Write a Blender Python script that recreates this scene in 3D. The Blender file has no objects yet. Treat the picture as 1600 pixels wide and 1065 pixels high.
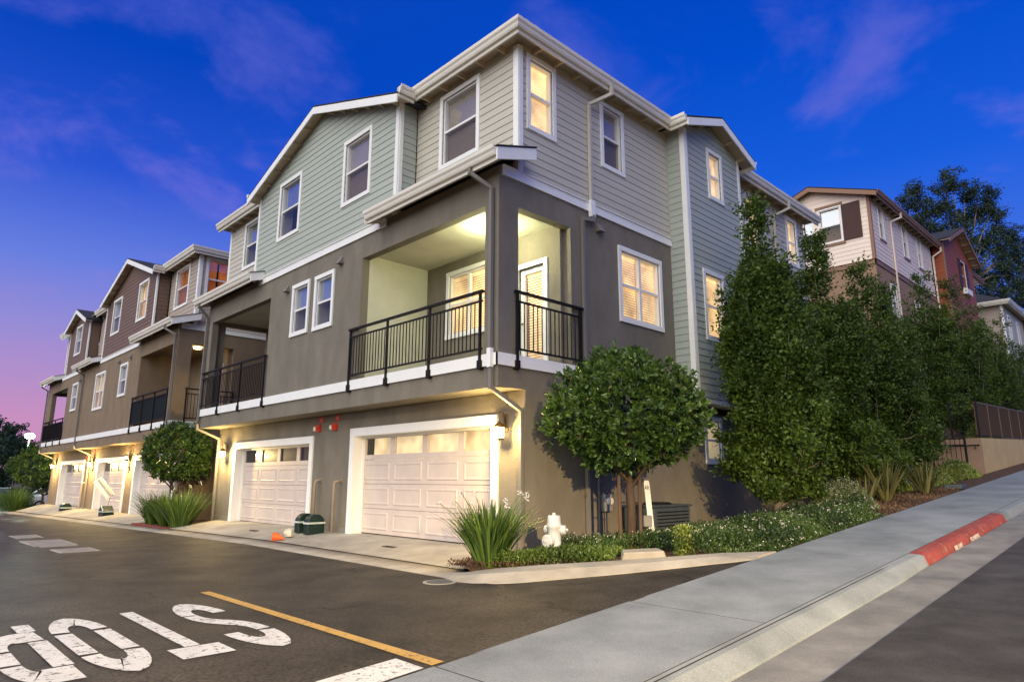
import bpy, math, random
import numpy as np
from mathutils import Vector, Matrix
random.seed(7); rng = np.random.default_rng(7)
R = math.radians
SC = bpy.context.scene
COL = SC.collection

# ------------------------------------------------------------------ camera
cam_d = bpy.data.cameras.new('camera'); cam = bpy.data.objects.new('camera', cam_d); COL.objects.link(cam)
cam_d.sensor_width = 36.0; cam_d.lens = 36.0 * 1039.8 / 1600.0; cam_d.clip_start = 0.05; cam_d.clip_end = 3000
yaw, pitch, roll = R(45.9), R(11.7), R(0.11)
fw = Vector((-math.sin(yaw) * math.cos(pitch), math.cos(yaw) * math.cos(pitch), math.sin(pitch)))
rt = Vector((math.cos(yaw), math.sin(yaw), 0)); up = rt.cross(fw)
r2 = rt * math.cos(roll) + up * math.sin(roll); u2 = -rt * math.sin(roll) + up * math.cos(roll)
M = Matrix((r2, u2, -fw)).transposed().to_4x4(); M.translation = Vector((8.427, -7.825, 1.24))
cam.matrix_world = M
SC.camera = cam

# ------------------------------------------------------------------ sky
SUN_EL, SUN_AZ = R(36), R(168)          # soft twilight glow from behind the camera
world = bpy.data.worlds.new('World'); SC.world = world; world.use_nodes = True
wn, wl = world.node_tree.nodes, world.node_tree.links
wn.clear()
def N(tree, typ, **kw):
    n = tree.nodes.new(typ)
    for k, v in kw.items():
        if k.startswith('i_'):
            key = k[2:]
            n.inputs[int(key) if key.isdigit() else key.replace('_', ' ')].default_value = v
        else: setattr(n, k, v)
    return n
W = world.node_tree
def ramp(tree, stops, mode='LINEAR'):
    n = tree.nodes.new('ShaderNodeValToRGB'); cr = n.color_ramp; cr.interpolation = mode
    while len(cr.elements) < len(stops): cr.elements.new(0.5)
    for e, (p, c) in zip(cr.elements, stops):
        e.position = p; e.color = (c[0], c[1], c[2], 1)
    return n
tc = N(W, 'ShaderNodeTexCoord'); sep = N(W, 'ShaderNodeSeparateXYZ'); wl.new(tc.outputs['Generated'], sep.inputs[0])
west = ramp(W, [(0, (.46, .20, .35)), (.07, (.43, .21, .40)), (.12, (.34, .21, .45)), (.19, (.22, .20, .52)), (.27, (.10, .16, .57)), (.38, (.016, .070, .50)), (.52, (.0, .042, .38)), (1, (.01, .05, .30))])
east = ramp(W, [(0, (.18, .24, .58)), (.25, (.045, .130, .60)), (.40, (.006, .085, .56)), (.55, (.0, .056, .46)), (.66, (.0, .044, .40)), (1, (.01, .05, .30))])
wl.new(sep.outputs[2], west.inputs[0]); wl.new(sep.outputs[2], east.inputs[0])
neg = N(W, 'ShaderNodeMapRange', i_1=-.35, i_2=-.98, i_3=0.0, i_4=1.0, interpolation_type='SMOOTHSTEP'); wl.new(sep.outputs[0], neg.inputs[0])
mixa = N(W, 'ShaderNodeMix', data_type='RGBA'); wl.new(neg.outputs[0], mixa.inputs[0]); wl.new(east.outputs[0], mixa.inputs[6]); wl.new(west.outputs[0], mixa.inputs[7])
# clouds: noise on the plane of the cloud deck
zz = N(W, 'ShaderNodeMath', operation='ADD', i_1=.16); wl.new(sep.outputs[2], zz.inputs[0])
dv = N(W, 'ShaderNodeVectorMath', operation='DIVIDE'); wl.new(tc.outputs['Generated'], dv.inputs[0])
cmb = N(W, 'ShaderNodeCombineXYZ'); [wl.new(zz.outputs[0], cmb.inputs[i]) for i in range(3)]; wl.new(cmb.outputs[0], dv.inputs[1])
cn = N(W, 'ShaderNodeTexNoise', i_Scale=2.3, i_Detail=8.0, i_Roughness=.58, i_Distortion=.35); 
mpw = N(W, 'ShaderNodeMapping'); mpw.inputs['Location'].default_value = (2.2, 9.6, 3.3); wl.new(dv.outputs[0], mpw.inputs[0]); wl.new(mpw.outputs[0], cn.inputs['Vector'])
cr = N(W, 'ShaderNodeMapRange', i_1=.51, i_2=.74, i_3=0.0, i_4=.60, interpolation_type='SMOOTHSTEP'); wl.new(cn.outputs[0], cr.inputs[0])
lowf = N(W, 'ShaderNodeMapRange', i_1=.06, i_2=.34, i_3=.12, i_4=1.0, interpolation_type='SMOOTHSTEP'); wl.new(sep.outputs[2], lowf.inputs[0])
cm = N(W, 'ShaderNodeMath', operation='MULTIPLY'); wl.new(cr.outputs[0], cm.inputs[0]); wl.new(lowf.outputs[0], cm.inputs[1])
mixc = N(W, 'ShaderNodeMix', data_type='RGBA'); wl.new(cm.outputs[0], mixc.inputs[0]); wl.new(mixa.outputs[2], mixc.inputs[6]); 
ccol = ramp(W, [(0, (.60, .24, .40)), (.14, (.42, .21, .45)), (.30, (.20, .16, .54)), (.6, (.085, .105, .50))]); wl.new(sep.outputs[2], ccol.inputs[0]); wl.new(ccol.outputs[0], mixc.inputs[7])
nish = N(W, 'ShaderNodeTexSky', sky_type='NISHITA', sun_disc=False, sun_elevation=R(1.0), sun_rotation=R(-90))
nm = N(W, 'ShaderNodeMix', data_type='RGBA', blend_type='ADD', i_0=1.0); wl.new(mixc.outputs[2], nm.inputs[6])
ns = N(W, 'ShaderNodeVectorMath', operation='SCALE'); ns.inputs['Scale'].default_value = .001; wl.new(nish.outputs[0], ns.inputs[0]); wl.new(ns.outputs[0], nm.inputs[7])
bg = N(W, 'ShaderNodeBackground', i_Strength=1.3); wl.new(nm.outputs[2], bg.inputs[0])
wo = N(W, 'ShaderNodeOutputWorld'); wl.new(bg.outputs[0], wo.inputs[0])

# ------------------------------------------------------------------ soft twilight sun
sun_d = bpy.data.lights.new('twilight_sun', 'SUN'); sun_d.energy = 3.9; sun_d.angle = R(90); sun_d.color = (1.0, .945, .70)
sun = bpy.data.objects.new('twilight_sun', sun_d); COL.objects.link(sun)
sd = Vector((math.sin(SUN_AZ) * math.cos(SUN_EL), math.cos(SUN_AZ) * math.cos(SUN_EL), math.sin(SUN_EL)))   # towards the sun
sun.rotation_euler = sd.to_track_quat('Z', 'Y').to_euler(); sun.location = sd * 60

SC.view_settings.view_transform = 'Standard'; SC.view_settings.look = 'None'
SC.view_settings.exposure = 0.0; SC.view_settings.gamma = 1.0; SC.view_settings.use_curve_mapping = False
SC.cycles.max_bounces = 6; SC.cycles.diffuse_bounces = 3; SC.cycles.glossy_bounces = 3; SC.cycles.transparent_max_bounces = 8
SC.cycles.caustics_reflective = False; SC.cycles.caustics_refractive = False; SC.cycles.sample_clamp_indirect = 4.0
SC.cycles.use_denoising = True

# ------------------------------------------------------------------ materials
MATS = {}
def mat(name, col, rough=.7, var=.08, scale=3.0, bump=0.0, bscale=80.0, metal=0.0, spec=.3, emit=None, stretch=None, col2=None, wear=None, speck=0.0, sscale=80.0, crack=False):
    m = bpy.data.materials.new(name); m.use_nodes = True; t = m.node_tree; b = t.nodes['Principled BSDF']
    b.inputs['Roughness'].default_value = rough; b.inputs['Metallic'].default_value = metal; b.inputs['Specular IOR Level'].default_value = spec
    geo = N(t, 'ShaderNodeNewGeometry'); mp = N(t, 'ShaderNodeMapping'); t.links.new(geo.outputs['Position'], mp.inputs[0])
    if stretch: mp.inputs['Scale'].default_value = stretch
    nz = N(t, 'ShaderNodeTexNoise', i_Scale=scale, i_Detail=6.0, i_Roughness=.6); t.links.new(mp.outputs[0], nz.inputs['Vector'])
    lo = tuple(c * (1 - var) for c in col); hi = tuple(min(1, c * (1 + var)) for c in (col2 or col))
    rp = ramp(t, [(.3, lo), (.7, hi)]); t.links.new(nz.outputs[0], rp.inputs[0]); out = rp.outputs[0]
    if wear:   # (colour, threshold, scale): chips and rubbed patches
        n2 = N(t, 'ShaderNodeTexNoise', i_Scale=wear[2], i_Detail=9.0, i_Roughness=.72); t.links.new(geo.outputs['Position'], n2.inputs['Vector'])
        mr = N(t, 'ShaderNodeMapRange', i_1=wear[1], i_2=wear[1] + .06, i_3=0.0, i_4=.9); t.links.new(n2.outputs[0], mr.inputs[0])
        mx = N(t, 'ShaderNodeMix', data_type='RGBA'); t.links.new(mr.outputs[0], mx.inputs[0]); t.links.new(out, mx.inputs[6]); mx.inputs[7].default_value = (*wear[0], 1); out = mx.outputs[2]
    if speck:  # fine aggregate
        n3 = N(t, 'ShaderNodeTexNoise', i_Scale=sscale, i_Detail=3.0, i_Roughness=.8); t.links.new(geo.outputs['Position'], n3.inputs['Vector'])
        m3 = N(t, 'ShaderNodeMapRange', i_1=.32, i_2=.70, i_3=1 - speck, i_4=1 + speck * 1.6); t.links.new(n3.outputs[0], m3.inputs[0])
        vs = N(t, 'ShaderNodeVectorMath', operation='SCALE'); t.links.new(out, vs.inputs[0]); t.links.new(m3.outputs[0], vs.inputs['Scale']); out = vs.outputs[0]
    if crack:  # hairline cracks and oil-dark patches
        nd = N(t, 'ShaderNodeTexNoise', i_Scale=1.3, i_Detail=5.0); t.links.new(geo.outputs['Position'], nd.inputs['Vector'])
        av = N(t, 'ShaderNodeVectorMath', operation='MULTIPLY_ADD'); av.inputs[1].default_value = (.9, .9, 0); t.links.new(nd.outputs['Color'], av.inputs[0]); t.links.new(geo.outputs['Position'], av.inputs[2])
        fl = N(t, 'ShaderNodeVectorMath', operation='MULTIPLY'); fl.inputs[1].default_value = (1, 1, 0); t.links.new(av.outputs[0], fl.inputs[0])
        vo = N(t, 'ShaderNodeTexVoronoi', feature='DISTANCE_TO_EDGE', i_Scale=.33); t.links.new(fl.outputs[0], vo.inputs['Vector'])
        mc = N(t, 'ShaderNodeMapRange', i_1=.002, i_2=.006, i_3=.35, i_4=1.0); t.links.new(vo.outputs['Distance'], mc.inputs[0])
        v2 = N(t, 'ShaderNodeVectorMath', operation='SCALE'); t.links.new(out, v2.inputs[0]); t.links.new(mc.outputs[0], v2.inputs['Scale']); out = v2.outputs[0]
    t.links.new(out, b.inputs['Base Color'])
    if bump:
        bn = N(t, 'ShaderNodeTexNoise', i_Scale=bscale, i_Detail=4.0); t.links.new(mp.outputs[0], bn.inputs['Vector'])
        bp = N(t, 'ShaderNodeBump', i_Strength=bump, i_Distance=.02); t.links.new(bn.outputs[0], bp.inputs['Height']); t.links.new(bp.outputs[0], b.inputs['Normal'])
    if emit:
        b.inputs['Emission Color'].default_value = (*emit[:3], 1); b.inputs['Emission Strength'].default_value = emit[3]
        if emit[3] < 2:   # rooms are not evenly lit
            ne = N(t, 'ShaderNodeTexNoise', i_Scale=1.7, i_Detail=2.0); t.links.new(geo.outputs['Position'], ne.inputs['Vector'])
            me_ = N(t, 'ShaderNodeMapRange', i_1=.30, i_2=.70, i_3=emit[3] * .35, i_4=emit[3] * 1.5); t.links.new(ne.outputs[0], me_.inputs[0]); t.links.new(me_.outputs[0], b.inputs['Emission Strength'])
    MATS[name] = m; return m
def glass(name, fac, tint, rough=.02):
    m = bpy.data.materials.new(name); m.use_nodes = True; t = m.node_tree; t.nodes.remove(t.nodes['Principled BSDF'])
    tr = N(t, 'ShaderNodeBsdfTransparent'); tr.inputs[0].default_value = (*tint, 1)
    gl = N(t, 'ShaderNodeBsdfGlossy'); gl.inputs['Roughness'].default_value = rough; gl.inputs[0].default_value = (.9, .95, 1, 1)
    geo = N(t, 'ShaderNodeNewGeometry'); nz = N(t, 'ShaderNodeTexNoise', i_Scale=.9, i_Detail=1.0); t.links.new(geo.outputs['Position'], nz.inputs['Vector'])
    bp = N(t, 'ShaderNodeBump', i_Strength=.05, i_Distance=.05); t.links.new(nz.outputs[0], bp.inputs['Height']); t.links.new(bp.outputs[0], gl.inputs['Normal'])
    fr = N(t, 'ShaderNodeLayerWeight', i_0=.5); pw = N(t, 'ShaderNodeMath', operation='POWER'); pw.inputs[1].default_value = 4.0; t.links.new(fr.outputs['Facing'], pw.inputs[0])
    mx = N(t, 'ShaderNodeMath', operation='MULTIPLY_ADD'); mx.inputs[1].default_value = .6; mx.inputs[2].default_value = fac; mx.use_clamp = True
    t.links.new(pw.outputs[0], mx.inputs[0])
    ms = N(t, 'ShaderNodeMixShader'); t.links.new(mx.outputs[0], ms.inputs[0]); t.links.new(tr.outputs[0], ms.inputs[1]); t.links.new(gl.outputs[0], ms.inputs[2])
    t.links.new(ms.outputs[0], t.nodes['Material Output'].inputs[0]); MATS[name] = m; return m
def leafmat(name, a, b, trans=.3, rough=.42, spec=.4):
    m = bpy.data.materials.new(name); m.use_nodes = True; t = m.node_tree; p = t.nodes['Principled BSDF']
    at = N(t, 'ShaderNodeAttribute', attribute_name='tint'); rp = ramp(t, [(0, a), (.75, b), (1, tuple(min(1, c * 1.35) for c in b))]); t.links.new(at.outputs['Fac'], rp.inputs[0])
    t.links.new(rp.outputs[0], p.inputs['Base Color']); p.inputs['Roughness'].default_value = rough; p.inputs['Specular IOR Level'].default_value = spec
    tl = N(t, 'ShaderNodeBsdfTranslucent'); t.links.new(rp.outputs[0], tl.inputs[0])
    ms = N(t, 'ShaderNodeMixShader', i_0=trans); t.links.new(p.outputs[0], ms.inputs[1]); t.links.new(tl.outputs[0], ms.inputs[2])
    t.links.new(ms.outputs[0], t.nodes['Material Output'].inputs[0]); MATS[name] = m; return m

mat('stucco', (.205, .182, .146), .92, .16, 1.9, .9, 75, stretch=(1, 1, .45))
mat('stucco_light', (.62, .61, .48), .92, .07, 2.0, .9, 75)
mat('stucco_brown', (.225, .168, .115), .92, .14, 1.9, .8, 75, stretch=(1, 1, .45))
mat('stucco_tan', (.33, .21, .14), .92, .08, 1.6, .4, 130)
mat('siding_sage', (.395, .43, .38), .62, .06, 2.2, .12, 40, stretch=(.3, .3, 3))
mat('siding_beige', (.52, .49, .42), .62, .06, 2.2, .12, 40, stretch=(.3, .3, 3))
mat('siding_brown', (.165, .105, .078), .62, .08, 2.2, .12, 40, stretch=(.3, .3, 3))
mat('siding_taupe', (.40, .335, .285), .62, .06, 2.2, .12, 40, stretch=(.3, .3, 3))
mat('siding_peach', (.84, .70, .60), .62, .05, 2.2, .12, 40, stretch=(.3, .3, 3))
mat('siding_red', (.34, .095, .045), .62, .08, 2.2, .12, 40, stretch=(.3, .3, 3))
mat('trim', (.84, .84, .82), .5, .04, 2.0, .05, 60)
mat('trim_brown', (.27, .15, .10), .6, .06, 2.0, .05, 60)
mat('gutter', (.78, .74, .65), .45, .05, 1.5)
mat('soffit', (.52, .42, .30), .7, .08, 3.0)
mat('downspout', (.20, .185, .165), .5, .06, 2.0)
mat('shingle', (.035, .035, .042), .9, .35, 14.0, .6, 50)
mat('vinyl', (.80, .80, .80), .35, .03)
mat('door_white', (.58, .50, .455), .5, .07, 2.2, .05, 30)
mat('rail_black', (.012, .010, .008), .55, .2, 8, spec=.2)
mat('screen_fabric', (.014, .030, .036), .7, .2, 8)
mat('brass', (.22, .15, .06), .4, .15, 12, metal=.8)
mat('asphalt', (.022, .019, .016), .60, .40, 1.4, .9, 170, spec=.32, col2=(.040, .034, .028), speck=.85, sscale=30.0, crack=True)
mat('asphalt_road', (.034, .035, .038), .8, .28, 2.2, .7, 200, col2=(.044, .045, .048), speck=.4)
mat('concrete', (.30, .275, .235), .85, .20, 1.1, .25, 160, col2=(.37, .34, .29), speck=.10)
mat('concrete_walk', (.165, .190, .205), .85, .15, 1.1, .35, 120, col2=(.215, .24, .255), speck=.22)
mat('gutter_concrete', (.135, .14, .14), .85, .24, 1.6, .3, 120, col2=(.18, .18, .175), speck=.2)
mat('joint', (.03, .03, .03), .95, .2)
mat('paint_white', (.62, .62, .60), .7, .10, 3.0, .3, 200, wear=((.055, .050, .045), .545, 18.0))
mat('paint_yellow', (.50, .31, .09), .7, .12, 3.0, .3, 200, wear=((.10, .075, .045), .56, 22.0))
mat('paint_red', (.25, .055, .045), .8, .22, 4.0, .25, 120, wear=((.28, .17, .12), .56, 9.0))
mat('paint_stencil', (.55, .50, .44), .8, .15, 8.0, wear=((.36, .10, .07), .56, 26.0))
mat('mulch', (.060, .034, .020), .95, .5, 18.0, .9, 60, col2=(.10, .06, .035))
mat('soil', (.06, .05, .035), .95, .4, 2.0, .6, 20)
mat('bark', (.085, .055, .038), .9, .3, 10, .8, 60, stretch=(1, 1, .25))
mat('bark_pale', (.23, .19, .15), .9, .3, 8, .6, 40, stretch=(1, 1, .25))
mat('stake_wood', (.11, .070, .045), .85, .25, 8, .4, 60, stretch=(1, 1, .2))
mat('hydrant_paint', (.50, .52, .53), .45, .10, 8, .15, 60, wear=((.30, .22, .15), .635, 16.0))
mat('bolt', (.35, .33, .30), .5, .2, metal=.7)
mat('post_white', (.80, .80, .80), .4, .04, 6)
mat('letter_black', (.02, .02, .02), .6, .1)
mat('red_plastic', (.62, .05, .02), .4, .06)
mat('clear_lens', (.75, .72, .66), .15, .05)
mat('cone_orange', (.85, .13, .02), .45, .08, 8)
mat('bag_white', (.62, .56, .45), .7, .3, 25)
mat('green_plastic', (.009, .024, .021), .4, .25, 9)
mat('strap', (.52, .60, .58), .6, .1)
mat('pipe_tan', (.30, .24, .18), .6, .1)
mat('ac_metal', (.065, .082, .088), .5, .12, 6)
mat('box_gray', (.25, .25, .24), .5, .1)
mat('steel_plate', (.11, .09, .075), .6, .3, 18, metal=.3)
mat('cover_concrete', (.27, .25, .23), .8, .25, 6, .3, 100)
mat('wall_lit', (.62, .44, .20), .9, .08, 1.6, .4, 120)  # street lamp light on the sidewalk face, put into the stucco colour
mat('wall_shade', (.29, .19, .135), .9, .08, 1.6, .4, 120)  # same stucco on the darker face, its shade put into the colour
mat('fence_bronze', (.20, .115, .07), .5, .12, 5)
mat('mesh_dark', (.10, .062, .034), .9, .2, 60, spec=.05)
mat('shutter', (.060, .026, .022), .6, .1)
mat('car_white', (.55, .56, .60), .25, .05, spec=.5)
mat('car_dark', (.03, .03, .035), .25, .1, spec=.5)
mat('tyre', (.02, .02, .02), .8)
mat('room_dark', (.016, .018, .022), .9)
mat('blind_dim', (.50, .42, .36), .7, .05)
mat('blind_white', (.62, .58, .54), .7, .05)
mat('curtain_orange', (.55, .18, .05), .8, .3, 5, stretch=(9, 9, .2), emit=(1.0, .28, .06, .17))
mat('curtain_yellow', (.55, .38, .12), .8, .2, 5, stretch=(9, 9, .2), emit=(1.0, .60, .18, .75))
mat('blind_lit', (.75, .62, .45), .7, .06, 4, emit=(1.0, .66, .30, 1.0))
mat('room_lit', (.45, .30, .15), .8, .25, 1.4, emit=(1.0, .50, .14, .16))
mat('glow_cream', (.70, .55, .35), .8, .1, 1.0, emit=(1.0, .78, .42, .80))
mat('lamp_glass', (.9, .85, .7), .2, 0, emit=(1.0, .80, .42, 14.0))
mat('lamp_cool', (.9, .95, .9), .2, 0, emit=(.88, 1.0, .86, 60.0))
mat('lamp_balcony', (.9, .9, .85), .2, 0, emit=(.92, 1.0, .70, 9.0))
mat('flower_white', (.62, .62, .60), .7, .1)
mat('flower_red', (.32, .08, .06), .7, .3)
glass('pane_sky', .13, (.90, .92, .94)); glass('pane_blue', .36, (.80, .84, .86)); glass('pane_screen', .04, (.60, .58, .56), .3); glass('pane_clear', .05, (.92, .92, .90))
leafmat('leaf_round', (.016, .046, .012), (.085, .155, .026), .22, .32, .5)
leafmat('leaf_hornbeam', (.006, .022, .004), (.100, .162, .021), .28, .5)
leafmat('leaf_strap', (.030, .070, .014), (.130, .210, .045), .3, .4)
leafmat('leaf_cover', (.014, .036, .010), (.062, .112, .024), .28, .5)
leafmat('leaf_lime', (.09, .13, .02), (.27, .32, .06), .3, .5)
leafmat('leaf_flax', (.060, .070, .022), (.200, .190, .070), .25, .45)
leafmat('leaf_far', (.008, .020, .014), (.030, .060, .036), .2, .6)
leafmat('leaf_euc', (.012, .028, .018), (.048, .080, .048), .25, .6)
leafmat('mulch_chip', (.04, .022, .012), (.14, .085, .05), 0, .9)

# ------------------------------------------------------------------ mesh helpers
class MB:
    """collects shapes; build() links them as one mesh object"""
    def __init__(s): s.v = []; s.f = []
    def add(s, vs, fs):
        o = len(s.v); s.v += [tuple(p) for p in vs]; s.f += [tuple(o + i for i in f) for f in fs]; return s
    def hexa(s, p):   # 8 points: bottom ring 0-3, top ring 4-7
        return s.add(p, [(0, 3, 2, 1), (4, 5, 6, 7), (0, 1, 5, 4), (1, 2, 6, 5), (2, 3, 7, 6), (3, 0, 4, 7)])
    def box(s, x0, x1, y0, y1, z0, z1):
        x0, x1 = min(x0, x1), max(x0, x1); y0, y1 = min(y0, y1), max(y0, y1)
        return s.hexa([(x0, y0, z0), (x1, y0, z0), (x1, y1, z0), (x0, y1, z0), (x0, y0, z1), (x1, y0, z1), (x1, y1, z1), (x0, y1, z1)])
    def fbox(s, F, u0, u1, z0, z1, d0, d1):
        a, b = F.p(u0, z0, d0), F.p(u1, z1, d1); return s.box(a[0], b[0], a[1], b[1], a[2], b[2])
    def prism(s, poly, vec):
        n = len(poly); vs = [tuple(p) for p in poly] + [tuple(p[i] + vec[i] for i in range(3)) for p in poly]
        return s.add(vs, [tuple(range(n - 1, -1, -1)), tuple(range(n, 2 * n))] + [(i, (i + 1) % n, n + (i + 1) % n, n + i) for i in range(n)])
    def tube(s, path, r, n=8, r_end=None, caps=True):
        path = [Vector(p) for p in path]; o = len(s.v); k = len(path)
        rs = r if isinstance(r, (list, tuple)) else [r + ((r_end if r_end is not None else r) - r) * i / max(1, k - 1) for i in range(k)]
        for i, p in enumerate(path):
            d = (path[min(i + 1, k - 1)] - path[max(i - 1, 0)]).normalized()
            a = d.orthogonal().normalized() if i == 0 else (pa - d * pa.dot(d)).normalized()
            pa = a; b = d.cross(a)
            for j in range(n):
                q = p + (a * math.cos(2 * math.pi * j / n) + b * math.sin(2 * math.pi * j / n)) * rs[i]; s.v.append(tuple(q))
        for i in range(k - 1):
            for j in range(n):
                s.f.append((o + i * n + j, o + i * n + (j + 1) % n, o + (i + 1) * n + (j + 1) % n, o + (i + 1) * n + j))
        if caps: s.f.append(tuple(o + j for j in range(n - 1, -1, -1))); s.f.append(tuple(o + (k - 1) * n + j for j in range(n)))
        return s
    def lathe(s, prof, c=(0, 0, 0), n=16, axis='z'):
        o = len(s.v)
        for (r, h) in prof:
            for j in range(n):
                a = 2 * math.pi * j / n; x, y = r * math.cos(a), r * math.sin(a)
                p = (x, y, h) if axis == 'z' else ((h, x, y) if axis == 'x' else (x, h, y))
                s.v.append((c[0] + p[0], c[1] + p[1], c[2] + p[2]))
        k = len(prof)
        for i in range(k - 1):
            for j in range(n): s.f.append((o + i * n + j, o + i * n + (j + 1) % n, o + (i + 1) * n + (j + 1) % n, o + (i + 1) * n + j))
        s.f.append(tuple(o + j for j in range(n - 1, -1, -1))); s.f.append(tuple(o + (k - 1) * n + j for j in range(n)))
        return s
    def build(s, name, m, parent=None, smooth=False, bevel=0):
        me = bpy.data.meshes.new(name); L = base_of(parent)
        me.from_pydata([(p[0] - L[0], p[1] - L[1], p[2] - L[2]) for p in s.v], [], s.f)
        me.materials.append(MATS[m]); me.update()
        if smooth: me.polygons.foreach_set('use_smooth', [True] * len(me.polygons))
        o = bpy.data.objects.new(name, me); COL.objects.link(o)
        if parent: o.parent = parent
        if bevel:
            md = o.modifiers.new('bevel', 'BEVEL'); md.width = bevel; md.segments = 2; md.limit_method = 'ANGLE'
        return o
BASE = {}
def base_of(o):
    while o is not None:
        if o.name in BASE: return BASE[o.name]
        o = o.parent
    return (0, 0, 0)
def thing(name, label, cat, loc=(0, 0, 0), group=None):
    o = bpy.data.objects.new(name, None); COL.objects.link(o); o.location = loc; o.empty_display_size = .2
    o['label'] = label; o['category'] = cat
    if group: o['group'] = group
    BASE[o.name] = tuple(loc); return o
def tag(o, label, cat, group=None):
    o['label'] = label; o['category'] = cat
    if group: o['group'] = group
    return o
def struct(o): o['kind'] = 'structure'; return o
def stuff(o): o['kind'] = 'stuff'; return o
class Fr:
    """a wall plane: u along it, z up, d outward"""
    def __init__(s, o, U, Nn): s.o = o; s.U = U; s.N = Nn
    def p(s, u, z, d): return (s.o[0] + u * s.U[0] + d * s.N[0], s.o[1] + u * s.U[1] + d * s.N[1], s.o[2] + z)
def share(name, me, loc, parent):
    o = bpy.data.objects.new(name, me); COL.objects.link(o); L = base_of(parent)
    o.location = (loc[0] - L[0], loc[1] - L[1], loc[2] - L[2]); o.parent = parent; return o
def boxmesh(name, sx, sy, sz, m):
    b = MB().box(-sx / 2, sx / 2, -sy / 2, sy / 2, 0, sz); me = bpy.data.meshes.new(name); me.from_pydata(b.v, [], b.f); me.materials.append(MATS[m]); return me
def np_mesh(name, V, F, m, tint=None, parent=None, smooth=False):
    L = np.array(base_of(parent)); V = np.asarray(V, np.float32) - L.astype(np.float32); F = np.asarray(F, np.int32)
    me = bpy.data.meshes.new(name); k = F.shape[1]
    me.vertices.add(len(V)); me.vertices.foreach_set('co', V.ravel())
    me.loops.add(F.size); me.loops.foreach_set('vertex_index', F.ravel())
    me.polygons.add(len(F)); me.polygons.foreach_set('loop_start', np.arange(0, F.size, k, dtype=np.int32))
    if smooth: me.polygons.foreach_set('use_smooth', np.ones(len(F), bool))
    me.update(calc_edges=True); me.materials.append(MATS[m])
    if tint is not None:
        a = me.attributes.new('tint', 'FLOAT', 'POINT'); a.data.foreach_set('value', np.asarray(tint, np.float32))
    o = bpy.data.objects.new(name, me); COL.objects.link(o)
    if parent: o.parent = parent
    return o

# ------------------------------------------------------------------ ground heights
def zs(y): return -.2 + .07 * (min(y, 70) + 4.3)                 # the street climbs 7 %
def sm(a, b, x): t = min(1, max(0, (x - a) / (b - a))); return t * t * (3 - 2 * t)
def zalley(x): return -.2 - .0155 * max(0, min(60, -7 - x))
def zground(x, y):
    a = zalley(x)
    if y < -1.3:
        w = sm(.6 + 2.0 * sm(-2.5, -4.2, y), 3.95, x); return a * (1 - w) + zs(y) * w
    zw = max(-.02, zs(y) - .75)                                   # beside the house
    if x < 0: return min(zw, a + .15) if y < 14 else zw
    w = sm(0, 3.4, x); return zw * (1 - w) + zs(y) * w

def grid(name, xs, ys, h, m, dz=0):
    V = [(x, y, h(x, y) + dz) for y in ys for x in xs]; n = len(xs)
    F = [(j * n + i, j * n + i + 1, (j + 1) * n + i + 1, (j + 1) * n + i) for j in range(len(ys) - 1) for i in range(n - 1)]
    return np_mesh(name, V, F, m, smooth=True)
def lin(a, b, n): return [a + (b - a) * i / n for i in range(n + 1)]

# base terrain: one sheet out to the horizon
gx = [-900, -400, -200, -120] + lin(-80, 40, 60) + [60, 120, 300, 900]; gy = [-900, -400, -150, -60] + lin(-30, 90, 60) + [130, 250, 500, 900]
def hterr(x, y):
    hz = (zs(y) if y > -4.3 else -.2 + .02 * max(-40, y + 4.3)); w = sm(-1, 4, x)
    back = zs(y) if y > 14 else -.1
    a = zalley(x) if y < 0 else min(back, zalley(x) + .02 * max(0, y))
    if y > 14: a = zs(y) - .3 + sm(16, 30, y) * 1.5 * (1 - w)
    return a * (1 - w) + hz * w - .30
struct(grid('ground', gx, gy, hterr, 'soil'))
# alley asphalt, and the wedge of it that runs up beside the walk
struct(grid('alley', [-140, -100] + lin(-80, -8, 36) + lin(-7, 3.97, 44), lin(-24, -4.6, 24) + lin(-4.3, -1.28, 14), lambda x, y: zground(x, min(y, -1.31)), 'asphalt'))
lowedge = [(1.02, -1.36, -.2), (1.5, -1.02, -.17), (2.44, -.01, -.058), (3.0, .60, .02), (3.5, .95, .10), (3.93, 1.14, .175)]
V = []; F = []; NR, NC = 14, 10
for j in range(NR + 1):
    y = -1.30 + 2.43 * j / NR; k = next(i for i in range(len(lowedge) - 1) if lowedge[i + 1][1] >= y or i == len(lowedge) - 2); p, q = lowedge[k], lowedge[k + 1]; f = (y - p[1]) / (q[1] - p[1])
    xl, zl = p[0] + (q[0] - p[0]) * f - .03, p[2] + (q[2] - p[2]) * f - .005
    V += [(xl + (3.97 - xl) * i / NC, y, zl + (zs(y) - .003 - zl) * sm(0, 1, i / NC)) for i in range(NC + 1)]
for j in range(NR):
    for i in range(NC): F.append((j * (NC + 1) + i, j * (NC + 1) + i + 1, (j + 1) * (NC + 1) + i + 1, (j + 1) * (NC + 1) + i))
struct(np_mesh('alley_mouth', V, F, 'asphalt', smooth=True))
# street
struct(grid('street', lin(6.25, 15, 6), lin(-40, 90, 40), lambda x, y: zs(y) - .110 + .02 * (x - 6.25) * (1 if x < 11 else .5), 'asphalt_road'))
struct(grid('gutter_pan', [5.70, 6.0, 6.26], lin(-40, 90, 65), lambda x, y: zs(y) - .125 + .02 * max(0, x - 5.9), 'gutter_concrete'))
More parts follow.
